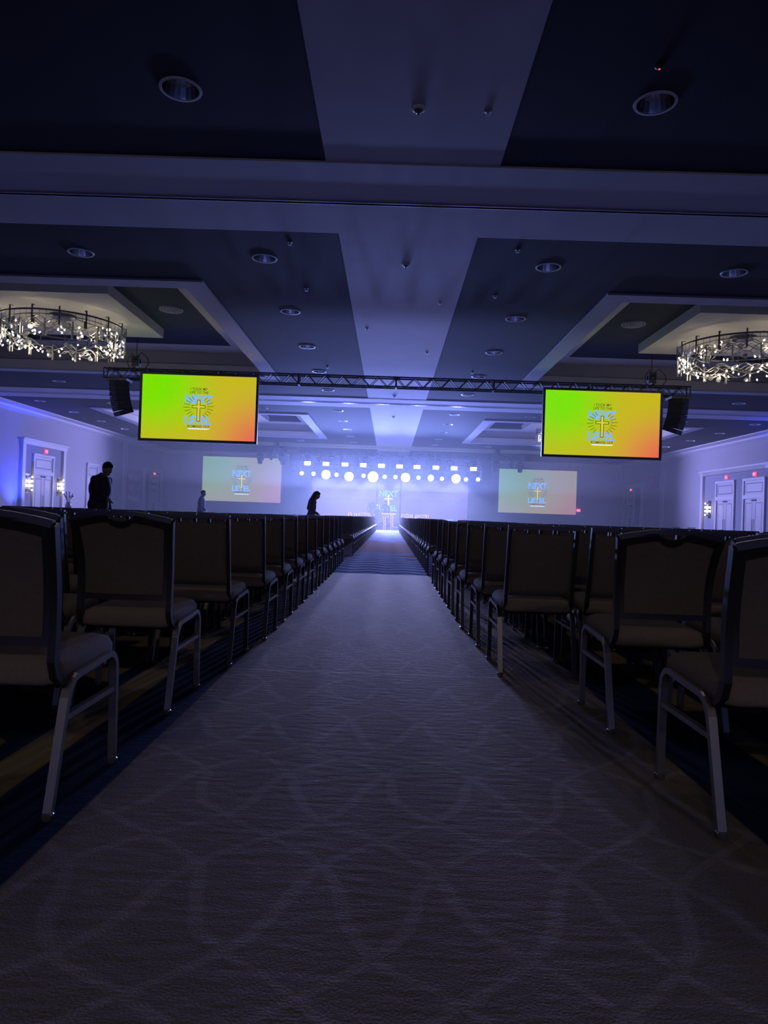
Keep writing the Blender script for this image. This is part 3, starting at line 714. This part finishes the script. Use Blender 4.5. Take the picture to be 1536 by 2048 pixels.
M_par = mat('par_lens', (1, 1, 1), emit=(0.78, 0.90, 1.0), es=6.0, sample='NONE')
def moving_head(px, i, small, dim):
    zt = fz-0.355; x = P(px, 920, FY).x; k = 0.62 if small else 1.0
    t = thing('moving_head', '%s moving head lamp, %s from the left on the lighting truss' % ('small black' if small else 'black', ordinal(i)), 'stage light', (x, FY, zt), random.uniform(-0.25, 0.25), 'lamps under the lighting truss')
    MB().box(-0.05, 0.05, -0.19, 0.19, -0.06, 0.02).build('clamp', M_fix, t)
    MB().box(-0.22*k, 0.22*k, -0.16*k, 0.16*k, -0.17*k-0.03, -0.05).build('base', M_fix, t)
    for s in (-1, 1): MB().box(min(s*0.19*k, s*0.245*k), max(s*0.19*k, s*0.245*k), -0.08*k, 0.08*k, -0.52*k, -0.15*k).build('yoke_arm', M_fix, t)
    hd = MB().lathe([(0.10*k, 0.24*k), (0.16*k, 0.16*k), (0.18*k, -0.10*k), (0.17*k, -0.30*k), (0.15*k, -0.32*k)], 16).build('head', M_fix, t, True)
    hd.location = (0, 0, -0.48*k); hd.rotation_euler = (random.uniform(-0.5, 0.2), random.uniform(-0.4, 0.4), 0)
    MB().lathe([(0.14*k, -0.325*k), (0.05*k, -0.35*k)], 16).build('lens', M_lens, hd, True)
    if i in (1, 20):
        sg = -1 if i == 1 else 1; t.rotation_euler.z = 0
        lamp('side_wash', 'SPOT', SIDE_W, C_SIDE, (0, -0.3, -0.75), t, (sg*10.5, -13.0, -1.2), spot_size=math.radians(95), spot_blend=1.0, shadow_soft_size=0.2)
hx = [(521,0),(542,1),(564,0),(613,0),(638,1),(663,0),(685,1),(712,0),(733,0),(759,0),(805,0),(827,0),(860.6,0),(877,1),(900.6,0),(925,1),(946.5,0),(993,0),(1023,1),(1041,0)]
for i, (px, sm) in enumerate(hx): moving_head(px, i+1, sm, 0)
for i, px in enumerate((615, 652, 690, 726.6, 763, 799, 834, 871.7, 908.4, 947)):
    p = P(px, 926.5+(px-615)*0.0345, FY-0.62)
    t = thing('strobe_panel', 'glowing white rectangular strobe panel, %s from the left' % ordinal(i+1), 'stage light', p, 0, 'strobe panels over the stage')
    MB().box(-0.26, 0.26, 0.0, 0.16, -0.16, 0.16).build('housing', M_fix, t)
    MB().box(-0.22, 0.22, -0.012, 0.0, -0.125, 0.125).build('glowing_face', M_strobe, t)
    MB().tube([(0, 0.1, 0.15), (0, 0.1, fz-0.40-p.z), (0, 0.46, fz-0.32-p.z)], 0.02, 6).build('hanging_arm', M_fix, t)
    if i % 2 == 0: lamp('strobe_light', 'SPOT', WASH_W*2, C_WASH, (0, -0.1, 0), t, (0, -1, -0.62), spot_size=math.radians(98), spot_blend=1.0, shadow_soft_size=0.25)
def down_beam(p, half):
    d = (Vector((AX, -0.7, 0))-p).normalized()          # upper rim of the beam meets the carpet by the last row
    return Matrix.Rotation(math.radians(half), 3, d.cross(Vector((0, 0, 1))).normalized()).inverted() @ d
rl = [(603.5,946.5,0),(627,947.5,0),(652,949,2),(673,949.5,0),(698,953,2),(727,951.5,0),(746,953.5,3),(769.5,953.5,0),(791,954,0),(811,955,2),(837,955.5,0),(861.6,956,1),(884,957.5,0),(912,957.5,2),(932,959,0),(956,959,0)]
for i, (px, py, sz) in enumerate(rl):
    r = (0.16, 0.24, 0.36, 0.42)[sz]; p = P(px, py, UY)  # larger lens radii imitate the bloom of the bright lamps
    t = thing('beam_lamp' if sz else 'par_lamp', '%s round stage lamp, %s from the left in the upstage row' % (('small bright', 'bright', 'large dazzling', 'largest dazzling')[sz], ordinal(i+1)), 'stage light', p, 0, 'round lamps upstage')
    MB().lathe([(r*0.55, 0.36), (r*0.9, 0.25), (r*1.05, 0.0), (r*1.08, -0.04), (r, -0.04), (r*0.97, 0.0)], 22, axis='Y').build('housing', M_fix, t, True)
    MB().lathe([(r*0.97, -0.005), (r*0.7, -0.035), (r*0.2, -0.05)], 22, axis='Y').build('lens', M_beam if sz else M_par, t, True)
    MB().tube([(0, 0.2, r*0.8), (0, 0.10, uz+0.46-p.z)], 0.025, 6).build('yoke', M_fix, t)
    if sz: lamp('beam_light', 'SPOT', BEAM_W*(0, 0.6, 1.0, 1.3)[sz], C_BEAM, (0, -0.15, 0), t, down_beam(p, 5.5), spot_size=math.radians(11), spot_blend=0.25, shadow_soft_size=0.12)
# flown loudspeakers beside the stage
for (x0, x1, y0, y1, lb) in ((581, 602, 906, 943, 'left'), (963, 981, 922, 961, 'right')):
    a, b = P(x0, y0, FY-0.4), P(x1, y1, FY-0.4); wd = b.x-a.x
    t = thing('flown_speaker', 'boxy flown loudspeaker at the %s end of the stage lamps' % lb, 'loudspeaker', ((a.x+b.x)/2, FY-0.4, b.z), 0, 'flown speakers beside the stage')
    hh = fz-0.4-b.z
    for i in range(3):
        MB().box(-wd/2, wd/2, -0.3, 0.3, hh*i/3+0.01, hh*(i+1)/3-0.01).build('cabinet', M_fix, t)
        MB().box(-wd/2+0.03, wd/2-0.03, -0.312, -0.30, hh*i/3+0.04, hh*(i+1)/3-0.04).build('grille', M_truss, t)
    for s in (-1, 1): MB().box(s*wd*0.4-0.02, s*wd*0.4+0.02, -0.02, 0.27, hh, hh+0.07).build('hanging_bracket', M_fix, t)

# blue uplights on the floor by the side walls
M_blue = mat('blue_led_lens', (0.05, 0.1, 0.9), emit=(0.05, 0.12, 1.0), es=4.0, sample='NONE')
for x, y, lb, tilt in ((XL+0.85, 37.2, 'blue uplight on the floor by the left wall door portal', -1), (XR-0.85, 34.5, 'blue uplight on the floor by the right wall', 1)):
    t = thing('uplight', lb, 'uplight', (x, y, 0), 0, 'blue wall uplights')
    MB().lathe([(0.10, 0.04), (0.12, 0.08), (0.12, 0.26), (0.10, 0.28)], 18).build('housing', M_fix, t, True)
    MB().lathe([(0.10, 0.281), (0.04, 0.290)], 18).build('lens', M_blue, t, True)
    MB().box(-0.14, 0.14, -0.08, 0.08, 0, 0.04).build('foot', M_fix, t)
    lamp('uplight_beam', 'SPOT', UPLIGHT_W, (0.02, 0.05, 1.0), (0, 0, 0.34), t, (tilt*0.16, 0, 1), spot_size=math.radians(95), spot_blend=1.0, shadow_soft_size=0.08)

# ------------------------------------------------------------------ chairs
def rrect(hw, hd, r, n=4):
    pts = []
    for cx, cyy, a0 in ((hw-r, hd-r, 0), (-hw+r, hd-r, PI/2), (-hw+r, -hd+r, PI), (hw-r, -hd+r, 1.5*PI)):
        for i in range(n+1): a = a0+PI/2*i/n; pts.append((cx+r*math.cos(a), cyy+r*math.sin(a)))
    return pts
def cushion(hw, hd, z0, z1, crown=0.012, cyo=0.0, r=0.06):
    levels = [(0.035, z0), (0.008, z0+0.008), (0.0, z0+0.02), (0.0, z1-0.035), (0.012, z1-0.012), (0.04, z1), (0.13, z1+crown*0.8), (0.19, z1+crown)]
    m_ = MB(); rings = []
    for ins, z in levels:
        rings.append([(x, y+cyo, z+0.018*max(0, (y+hd)/(2*hd))) for x, y in rrect(hw-ins, hd-ins, max(0.012, r-ins*0.5))])
    n = len(rings[0]); vs = [q for rg in rings for q in rg]
    fs = [(i*n+j, i*n+(j+1) % n, (i+1)*n+(j+1) % n, (i+1)*n+j) for i in range(len(rings)-1) for j in range(n)]
    fs += [tuple(reversed(range(n))), tuple((len(rings)-1)*n+j for j in range(n))]
    m_.add(vs, fs); return m_
def side_path():
    pts = [(-0.245, 0.012), (-0.155, 0.345)]
    for i in range(1, 6): a = PI*0.96-(PI*0.96-PI/2)*i/5; pts.append((-0.075+0.075*math.cos(a), 0.335+0.070*math.sin(a)))
    pts.append((0.05, 0.412))
    k = len(pts)-1
    pts += [(0.175, 0.420)]
    for i in range(1, 6): a = PI/2-(PI/2+0.04)*i/5; pts.append((0.175+0.065*math.cos(a), 0.352+0.068*math.sin(a)))
    pts.append((0.252, 0.012)); return pts, k
SPATH, SK = side_path()
def leg_mb(x, rear):
    pts = SPATH[:SK+1] if rear else SPATH[SK:]
    return MB().tube([(x, y, z) for y, z in pts], 0.0125, sq=(0.0135, 0.011), up=(1, 0, 0))
def glide_mb(x, rear): return MB().lathe([(0.016, 0.0), (0.019, 0.004), (0.019, 0.018), (0.015, 0.022)], 10, c=(x, -0.247 if rear else 0.252, 0))
def stretch_mb(x): return MB().tube([(x, -0.172, 0.285), (x, 0.246, 0.285)], 0.010, sq=(0.011, 0.009), up=(1, 0, 0))
LX = 0.228
def back_a():
    """flared back with a hand slot: shell, pad and tube frame"""
    nu, nv = 20, 12
    def w_(v): return 0.205+0.028*v*v+0.004*math.cos(v*PI)
    def yb(u, v): return -0.205-0.075*v+0.028*math.sin(v*PI)*1.0-0.020*(1-u*u)
    def zt(u): return 0.893+0.030*(1-u*u)
    z0 = 0.52
    def sheet(off, topdrop, inset):
        rows = []
        for j in range(nv+1):
            rw = []
            for i in range(nu+1):
                u = -1+2*i/nu; v = j/nv
                dip = 0.030*math.sqrt(max(0, 1-(u/0.25)**2)) if abs(u) < 0.25 else 0
                ztop = zt(u)-topdrop-dip; z = z0+inset+(ztop-z0-inset)*v
                vv = (z-z0)/(0.90-z0)
                ww = w_(vv); rw.append((u*(ww-inset), yb(u*(ww-inset)/ww, vv)+off, z))
            rows.append(rw)
        return rows
    def solid(ra, rb):
        m_ = MB(); vs = [q for r in ra for q in r]+[q for r in rb for q in r]; n1 = nu+1; o = (nv+1)*n1; fs = []
        for j in range(nv):
            for i in range(nu):
                a = j*n1+i; fs += [(a, a+1, a+n1+1, a+n1), (o+a, o+a+n1, o+a+n1+1, o+a+1)]
        for i in range(nu): fs += [(i, o+i, o+i+1, i+1), (nv*n1+i, nv*n1+i+1, o+nv*n1+i+1, o+nv*n1+i)]
        for j in range(nv): fs += [(j*n1, (j+1)*n1, o+(j+1)*n1, o+j*n1), (j*n1+nu, o+j*n1+nu, o+(j+1)*n1+nu, (j+1)*n1+nu)]
        m_.add(vs, fs); return m_
    shell = solid(sheet(-0.012, 0.006, 0.0), sheet(0.012, 0.006, 0.0)); pad = solid(sheet(0.012, 0.04, 0.025), sheet(0.040, 0.045, 0.035))
    panel = solid(sheet(-0.016, 0.040, 0.028), sheet(-0.0115, 0.040, 0.028))
    side = []
    for x in (-1, 1):
        pts = []
        for j in range(13):
            v = 1-j/12; z = z0+(zt(1)-z0)*v; pts.append((x*w_(v), yb(1, v), z))
        pts += [(x*0.209, -0.208, 0.47), (x*0.212, -0.195, 0.425), (x*0.214, -0.165, 0.400), (x*0.214, -0.12, 0.396), (x*0.214, -0.03, 0.402)]
        side.append(MB().tube(pts, 0.013, sq=(0.012, 0.016), up=(1, 0, 0)))
    top = MB().tube([(u*w_(1.0), yb(u, 1.0), zt(u)) for u in [-1+2*i/24 for i in range(25)]], 0.013, sq=(0.012, 0.014), up=(0, 0, 1))
    lip = MB().tube([(u*w_(1), yb(u, 0.95)-0.008, zt(u)-0.008-0.030*math.sqrt(max(0, 1-(u/0.25)**2))) for u in [-0.25+0.50*i/14 for i in range(15)]], 0.005, 6)
    return shell, pad, panel, side, top, lip
def back_b():
    def y_(z): return -0.190-(z-0.40)*0.20
    side = [MB().tube([(x*0.203, -0.02, 0.398), (x*0.203, -0.12, 0.392), (x*0.203, -0.178, 0.402), (x*0.203, y_(0.46), 0.46), (x*0.203, y_(0.912), 0.912)], 0.011, sq=(0.0115, 0.013), up=(1, 0, 0)) for x in (-1, 1)]
    top = MB().tube([(-0.2145, y_(0.912), 0.912), (0.2145, y_(0.912), 0.912)], 0.011, sq=(0.012, 0.0125), up=(0, 0, 1))
    cu = cushion(0.188, 0.188, -0.018, 0.030, 0.010, 0.0, 0.03)
    vs = []
    for (x, y, z) in cu.v:
        zz = 0.690+y; vs.append((x, y_(zz)+ (z-0.018*max(0, (y+0.188)/0.376)), zz))
    cu.v = vs
    mid = MB().tube([(-0.2, y_(0.50), 0.50), (0.2, y_(0.50), 0.50)], 0.009, sq=(0.009, 0.009), up=(0, 0, 1))
    posts = [MB().tube([(x, y_(0.85), 0.85), (x, y_(0.912), 0.912)], 0.007, sq=(0.008, 0.006), up=(0, 1, 0)) for x in (-0.09, 0.09)]
    return side, top, cu, mid, posts
def chair_proto(kind):
    lm = M_leg if kind == 'a' else M_legdark
    P_ = {}
    parts = []           # (name, mesh, children)
    for x in (-LX, LX):
        for rear in (True, False):
            parts.append(('leg', leg_mb(x, rear).mesh('leg', lm), [('glide', glide_mb(x, rear).mesh('glide', M_glide, True))]))
        parts.append(('stretcher', stretch_mb(x).mesh('stretcher', lm), []))
    parts.append(('seat', cushion(0.222, 0.246, 0.385, 0.466, cyo=0.034).mesh('seat', M_fabric, True), []))
    parts.append(('seat_pan', MB().box(-0.20, 0.20, -0.14, 0.24, 0.372, 0.40).mesh('seat_pan', M_black), [('cross_bar', MB().tube([(-LX, 0.15, 0.395), (LX, 0.15, 0.395)], 0.010, 6).mesh('cross_bar', lm))]))
    if kind == 'a':
        sh, pad, pan, side, top, lip = back_a()
        parts.append(('backrest', sh.mesh('backrest', M_legdark, True), [('pad', pad.mesh('pad', M_fabric, True)), ('back_panel', pan.mesh('back_panel', M_fabback, True)), ('hand_slot_lip', lip.mesh('hand_slot_lip', M_leg, True))]))
        for s_ in side: parts.append(('back_upright', s_.mesh('back_upright', M_legdark), []))
        parts.append(('top_rail', top.mesh('top_rail', M_legdark), []))
    else:
        side, top, cu, mid, posts = back_b()
        parts.append(('backrest', cu.mesh('backrest', M_fabback, True), []))
        for s_ in side: parts.append(('back_upright', s_.mesh('back_upright', M_legdark), []))
        parts.append(('top_rail', top.mesh('top_rail', M_legdark), [('post', posts[0].mesh('post', M_legdark)), ('post', posts[1].mesh('post', M_legdark))]))
        parts.append(('lower_rail', mid.mesh('lower_rail', M_legdark), []))
    return parts
PROTO = {k: chair_proto(k) for k in 'ab'}
def joined(parts):
    me = bpy.data.meshes.new('banquet_chair'); bm = bmesh.new(); mats = []
    for nm, m_, ch in parts:
        for d in [m_]+[c[1] for c in ch if c[0] not in ('glide',)]:
            if d.materials[0] not in mats: mats.append(d.materials[0])
            k = len(bm.faces); bm.from_mesh(d); bm.faces.ensure_lookup_table()
            for f in bm.faces[k:]: f.material_index = mats.index(d.materials[0])
    bm.to_mesh(me); bm.free(); [me.materials.append(m_) for m_ in mats]; return me
FARCHAIR = joined(PROTO['b'])
rc = random.Random(11)
def place_chair(kind, x, y, rz, label, group, detail):
    if not detail:
        o = link('banquet_chair', FARCHAIR, None, (x, y, 0), (0, 0, rz)); return tag(o, label, 'chair', group)
    t = thing('banquet_chair', label, 'chair', (x, y, 0), rz, group)
    for nm, m_, ch in PROTO[kind]:
        o = link(nm, m_, t)
        for cn, cm in ch: link(cn, cm, o)
    return t
rowsL = [2.14, 3.29, 4.34, 5.28, 6.2, 7.12, 8.05, 9.0, 9.93, 10.86, 11.8, 12.75, 13.7]+[16.9+0.93*i for i in range(33)]
rowsR = [2.19, 3.24, 4.36, 5.31, 6.17, 7.12, 8.1, 9.0, 9.93]+[11.8+0.93*i for i in range(39)]
rowsL = [y for y in rowsL if y < 46.5]; rowsR = [y for y in rowsR if y < 46.5]
for side, rows in ((-1, rowsL), (1, rowsR)):
    sd = 'left' if side < 0 else 'right'
    for r, yr in enumerate(rows):
        if side < 0: xa = (-1.0, -1.0, -0.95, -0.90)[r] if r < 4 else (-0.90 if yr < 15 else -0.84)
        else: xa = (1.05, 1.04, 0.71, 0.695)[r] if r < 4 else 0.665
        reach = 0.565*(yr+0.5)+0.5
        n = int((reach-abs(xa))/0.485)+1
        n = max(1, min(n, 8 if r < 9 else (3 if r < 22 else 2)))
        for c in range(n):
            kind = 'a' if r < 2 else 'b'
            x = xa+side*(0.228+0.505*c+(0.02*c if kind == 'a' else 0)); y = yr+0.247+rc.uniform(-0.02, 0.02)*(c > 0 or r > 5)
            rz = rc.uniform(-0.012, 0.012)*(1 if (c > 0 or r > 5) else 0.3)
            if r == 0: rz = 0.0
            look = 'brown flared-back banquet chair' if kind == 'a' else 'dark square-backed banquet chair'
            if c == 0: lb = '%s, aisle end, %s row %s of the aisle' % (look, ordinal(r+1), sd)
            elif r < 9: lb = '%s, %s row %s of the aisle, %s in' % (look, ordinal(r+1), sd, ordinal(c+1))
            else: lb = 'dark banquet chair in the far rows hidden behind the %s aisle-end chairs' % sd
            place_chair(kind, x, y, rz, lb, 'banquet chairs %s of the aisle' % sd, yr < 12.5)
# two chairs left by the right wall
for px, lb in ((1353, 'dark chair by the right wall, farther from the portal'), (1384, 'dark chair by the right wall, nearer to the portal')):
    p = P(px, 1054, 43.0); place_chair('b', p.x, 43.0, PI*0.9, lb, 'chairs along the right wall', False)
# table with an arrangement by the left wall
p = P(137, 1000, 40.0)
t = thing('side_table', 'small table with a draped top by the left wall portal', 'table', (p.x, 40.0, 0))
MB().box(-0.75, 0.75, -0.4, 0.4, 0.72, 0.76).build('table_top', M_trim, t); MB().box(-0.74, 0.74, -0.39, 0.39, 0.10, 0.72).build('cloth', mat('grey_cloth', (0.3, 0.3, 0.36), 0.9), t)
for sx in (-0.65, 0.65):
    for sy in (-0.3, 0.3): MB().box(sx-0.02, sx+0.02, sy-0.02, sy+0.02, 0, 0.72).build('leg', M_black, t)
t = thing('vase_arrangement', 'dark vase with upright stems on the side table by the left wall', 'vase', (p.x, 40.0, 0.76))
MB().lathe([(0.10, 0), (0.16, 0.08), (0.17, 0.22), (0.11, 0.36), (0.13, 0.40)], 16).build('vase', mat('plum_glaze', (0.16, 0.07, 0.14), 0.3), t, True)
for i in range(7):
    a = 2*PI*i/7; MB().tube([(0.04*math.cos(a), 0.04*math.sin(a), 0.36), (0.12*math.cos(a), 0.12*math.sin(a), 0.6), (0.26*math.cos(a), 0.2*math.sin(a), 0.75+0.12*(i % 3))], [0.012, 0.02, 0.035], 6).build('stem', mat('dark_stem_%d' % i, (0.12, 0.06, 0.12), 0.7), t, True)

# ------------------------------------------------------------------ people
M_skin = mat('skin', (0.30, 0.18, 0.13), 0.6); M_hair = mat('dark_hair', (0.015, 0.012, 0.012), 0.5)
def blob(prims, vox, m, name, parent=None, it=6):
    bm = bmesh.new()
    for pr in prims:
        if pr[0] == 'e':
            _, c, rad, rot = pr
            M = Matrix.Translation(c) @ (rot.to_4x4() if rot else Matrix.Identity(4)) @ Matrix.Diagonal((*rad, 1))
            bmesh.ops.create_icosphere(bm, subdivisions=3, radius=1, matrix=M)
        else:
            _, a, b, ra, rb_ = pr; a, b = Vector(a), Vector(b); d = b-a
            q = d.to_track_quat('Z', 'Y').to_matrix().to_4x4()
            bmesh.ops.create_cone(bm, cap_ends=True, segments=16, radius1=ra, radius2=rb_, depth=d.length, matrix=Matrix.Translation((a+b)/2) @ q)
            bmesh.ops.create_icosphere(bm, subdivisions=2, radius=ra, matrix=Matrix.Translation(a)); bmesh.ops.create_icosphere(bm, subdivisions=2, radius=rb_, matrix=Matrix.Translation(b))
    me_ = bpy.data.meshes.new(name); bm.to_mesh(me_); bm.free()
    o = bpy.data.objects.new('tmp', me_); COL.objects.link(o)
    md = o.modifiers.new('r', 'REMESH'); md.mode = 'VOXEL'; md.voxel_size = vox; md.use_smooth_shade = True
    ms = o.modifiers.new('s', 'SMOOTH'); ms.iterations = it; ms.factor = 0.5
    out = bpy.data.meshes.new_from_object(o.evaluated_get(bpy.context.evaluated_depsgraph_get())); bpy.data.objects.remove(o); bpy.data.meshes.remove(me_)
    out.name = name; out.materials.clear(); out.materials.append(m); return link(name, out, parent)
def person(loc, face, height, label, top_col, pant_col, arm_f, arm_b, head_fwd, lean, hair='short', female=False, vox=0.014, bulk=1.0):
    """local +x is where the person faces; arm_f / arm_b: (elbow, wrist) offsets"""
    s = height/1.78
    t = thing('person', label, 'person', loc, face); t.scale = (s, s, s)
    V = Vector
    hipz, shz = 0.93, 1.44; lx = lean
    pel = V((0.0, 0, 0.95)); che = V((lx*0.6, 0, 1.25)); nk = V((lx, 0, 1.49)); sw = 0.165 if female else 0.195; hw = 0.095
    hc = V((lx+head_fwd, 0, 1.655-abs(head_fwd)*0.25)); tilt = Matrix.Rotation(min(0.9, head_fwd*4.0), 3, 'Y')
    def H_(x, y, z): return hc + tilt @ V((x, y, z))
    feet = []
    body = [('e', pel, (0.125*bulk, 0.165, 0.15), None), ('e', che, ((0.125 if not female else 0.11)*bulk, 0.175*bulk**0.5, 0.24), None), ('e', V((lx*0.9-0.03*(bulk-1), 0, 1.40)), (0.09*bulk, 0.19 if not female else 0.16, 0.10), None),
            ('c', nk-V((0, 0, 0.05)), hc-V((0.015, 0, 0.07)), 0.058, 0.052),
            ('e', hc, (0.098, 0.078, 0.122), tilt), ('e', H_(0.035, 0, -0.06), (0.062, 0.055, 0.065), tilt),
            ('e', H_(0.100, 0, -0.015), (0.020, 0.014, 0.026), tilt), ('e', H_(0.092, 0, -0.068), (0.014, 0.026, 0.010), tilt), ('e', H_(0.078, 0, 0.028), (0.022, 0.052, 0.012), tilt),
            ('e', H_(-0.005, 0.078, -0.01), (0.022, 0.010, 0.032), tilt), ('e', H_(-0.005, -0.078, -0.01), (0.022, 0.010, 0.032), tilt)]
    legs = []; shoes = []
    for sy, fx in ((1, 0.10), (-1, -0.08)):
        hp = V((0, sy*hw, 0.92)); kn = V((fx*0.6+0.02, sy*(hw+0.005), 0.50)); an = V((fx, sy*(hw+0.01), 0.085))
        legs += [('c', hp, kn, 0.088, 0.060), ('c', kn, an, 0.058, 0.040)]
        shoes += [('c', an+V((-0.03, 0, -0.042)), an+V((0.15, 0, -0.050)), 0.040, 0.033)]
    arms = []; hands = []
    for sy, (el, wr) in ((-1, arm_f), (1, arm_b)):
        sh = V((lx*0.95, sy*sw, 1.42)); e = V(el); w2 = V(wr)
        arms += [('c', sh, e, 0.056, 0.042), ('c', e, w2, 0.042, 0.030)]
        d = (w2-e).normalized(); side_ = d.cross(V((0, 0, 1)));
        side_ = side_.normalized() if side_.length > 0.2 else V((0, 1, 0)); nrm = side_.cross(d)
        pal = w2+d*0.06; hands += [('c', w2, pal, 0.028, 0.034), ('c', w2+side_*0.012, pal+side_*0.016, 0.024, 0.024), ('c', w2-side_*0.012, pal-side_*0.016, 0.024, 0.024)]
        for k, ln in enumerate((0.065, 0.078, 0.072, 0.055)):
            b0 = pal+side_*(-0.027+0.018*k)+d*0.02; b1 = b0+d*ln*0.55-nrm*0.008; b2 = b1+d*ln*0.4-nrm*0.025
            hands += [('c', b0, b1, 0.0095, 0.009), ('c', b1, b2, 0.009, 0.0075)]
        th = w2+d*0.03-side_*0.025; hands += [('c', th, th+d*0.045-side_*0.025, 0.012, 0.009)]
    body += legs+arms+hands
    blob(body, vox*0.75, M_skin, 'body', t, 4)
    g = 0.016
    def inf(pr, k): return ('e', pr[1], tuple(a+k for a in pr[2]), pr[3]) if pr[0] == 'e' else ('c', pr[1], pr[2], pr[3]+k, pr[4]+k)
    jac = [inf(q, 0.026 if not female else 0.014) for q in body[:3]]+[inf(q, g) for q in arms]
    jac += [('c', V((0, 0, 0.86)), che, (0.150 if not female else 0.125)*bulk**0.6, (0.150 if not female else 0.12)*bulk**0.6), ('c', nk-V((0, 0, 0.07)), nk-V((0.01, 0, -0.005)), 0.085, 0.066)]
    M_top = mat('shirt_cloth', top_col, 0.9, noise=0.2, nscale=10); M_pant = mat('trouser_cloth', pant_col, 0.9, noise=0.2, nscale=10)
    blob(jac, vox, M_top, 'jacket' if not female else 'blouse', t, 6)
    blob([inf(q, 0.016) for q in legs]+[('e', pel, (0.135, 0.175, 0.13), None)], vox, M_pant, 'trousers', t, 6)
    blob(shoes, vox, M_hair, 'shoes', t, 3)
    hp_ = [('e', H_(-0.018, 0, 0.030), (0.098, 0.086, 0.108), tilt), ('e', H_(0.04, 0, 0.082), (0.055, 0.065, 0.035), tilt)]
    if hair == 'long': hp_ += [('c', H_(-0.05, 0, 0.02), V((lx-0.085, 0, 1.42)), 0.092, 0.085), ('c', V((lx-0.085, 0, 1.42)), V((lx*0.5-0.115, 0, 1.20)), 0.085, 0.06)]
    blob(hp_, vox*0.8, M_hair, 'hair', t, 3)
    return t
def gx(px, py, Y): return P(px, py, Y).x
CH = (0.03, 0.03, 0.04)
person((gx(197, 990, 13.75), 13.75, 0), 0.0, 1.85, 'man in a dark jacket looking down among the chairs at left', CH, (0.03, 0.03, 0.05),
       ((0.13, -0.29, 1.14), (0.37, -0.24, 1.06)), ((-0.06, 0.30, 1.14), (0.02, 0.29, 0.88)), 0.12, 0.06, vox=0.013, bulk=1.32).rotation_euler = (0, 0, -0.30)
person((gx(622, 1010, 21.32), 21.32, 0), 0.0, 1.66, 'woman with long dark hair bending over the chairs left of the aisle', (0.08, 0.07, 0.10), (0.05, 0.05, 0.07),
       ((0.02, -0.21, 1.14), (0.24, -0.19, 1.03)), ((-0.02, 0.21, 1.14), (0.10, 0.20, 0.95)), 0.10, 0.08, 'long', True)
person((gx(402, 1010, 29.0), 29.0, 0), 0.0, 1.78, 'man in a light shirt standing before the far left screen', (0.16, 0.16, 0.22), (0.06, 0.06, 0.08),
       ((0.03, -0.27, 1.13), (0.22, -0.25, 0.98)), ((-0.05, 0.27, 1.13), (0.02, 0.27, 0.88)), 0.05, 0.03)
rel = ((0.0, -0.28, 1.13), (0.05, -0.29, 0.88)), ((-0.02, 0.28, 1.13), (0.04, 0.29, 0.88))
person((gx(743, 1015, 53.5), 53.5, STZ), -PI/2, 1.82, 'tall man on the stage left of the logo', (0.05, 0.06, 0.12), (0.05, 0.05, 0.08), *rel, 0.03, 0.02, vox=0.02)
person((gx(754, 1030, 49.0), 49.0, 0), PI/2, 1.72, 'man standing on the aisle floor before the stage letters', (0.05, 0.06, 0.12), (0.05, 0.05, 0.08), *rel, 0.03, 0.02, vox=0.02)
person((gx(771, 1015, 53.8), 53.8, STZ), -PI/2, 1.70, 'shorter person on the stage below the NEXT logo', (0.06, 0.07, 0.14), (0.05, 0.05, 0.08), *rel, 0.03, 0.02, vox=0.02)

# unseen warm fill lamps added behind and above the camera
for s_, sd, yy, wh in ((-1, 'left', -9.0, 'behind'), (1, 'right', -9.0, 'behind'), (-1, 'left', 4.95, 'above'), (1, 'right', 4.95, 'above')):
    t = thing('downlight', 'unseen added fill lamp %s the camera, %s of the aisle' % (wh, sd), 'downlight', (AX+s_*2.93, yy, ZC), 0, 'recessed ceiling downlights')
    link('trim_ring', me_ring, t); MB().lathe([(0.22, -0.008), (0.10, -0.012)], 20).build('lens', mat('fill_lens', (0.8, 0.7, 0.6), emit=(1, 0.8, 0.6), es=0.5, sample='NONE'), t)
    lamp('fill_light', 'SPOT', FILL_W if yy < 0 else FILL2_W, (1.0, 0.84, 0.74), (0, 0, -0.06), t, (0, 1.1 if yy < 0 else -0.25, -1), spot_size=math.radians(150), spot_blend=1.0, shadow_soft_size=0.2)
# ------------------------------------------------------------------ stage haze, thicker towards the stage
hz = tag(link('haze', None, None, (AX, 0, 0)), 'thin blue stage haze filling the hall, thicker towards the stage', 'haze', None, 'stuff')
for i, (ya, yb_, zlo, dens, g_) in enumerate(HAZE):
    m = bpy.data.materials.new('haze_%d' % i); m.use_nodes = True; n_ = m.node_tree.nodes; n_.remove(n_['Principled BSDF'])
    v_ = n_.new('ShaderNodeVolumeScatter'); v_.inputs['Color'].default_value = (0.98, 0.98, 1, 1); v_.inputs['Density'].default_value = dens; v_.inputs['Anisotropy'].default_value = g_
    m.node_tree.links.new(v_.outputs[0], n_['Material Output'].inputs['Volume'])
    MB().box(-19.95+0.01*i, 19.95-0.01*i, ya, yb_, zlo+0.012+0.004*i, ZC-0.07-0.01*i).build('haze_layer', m, hz)
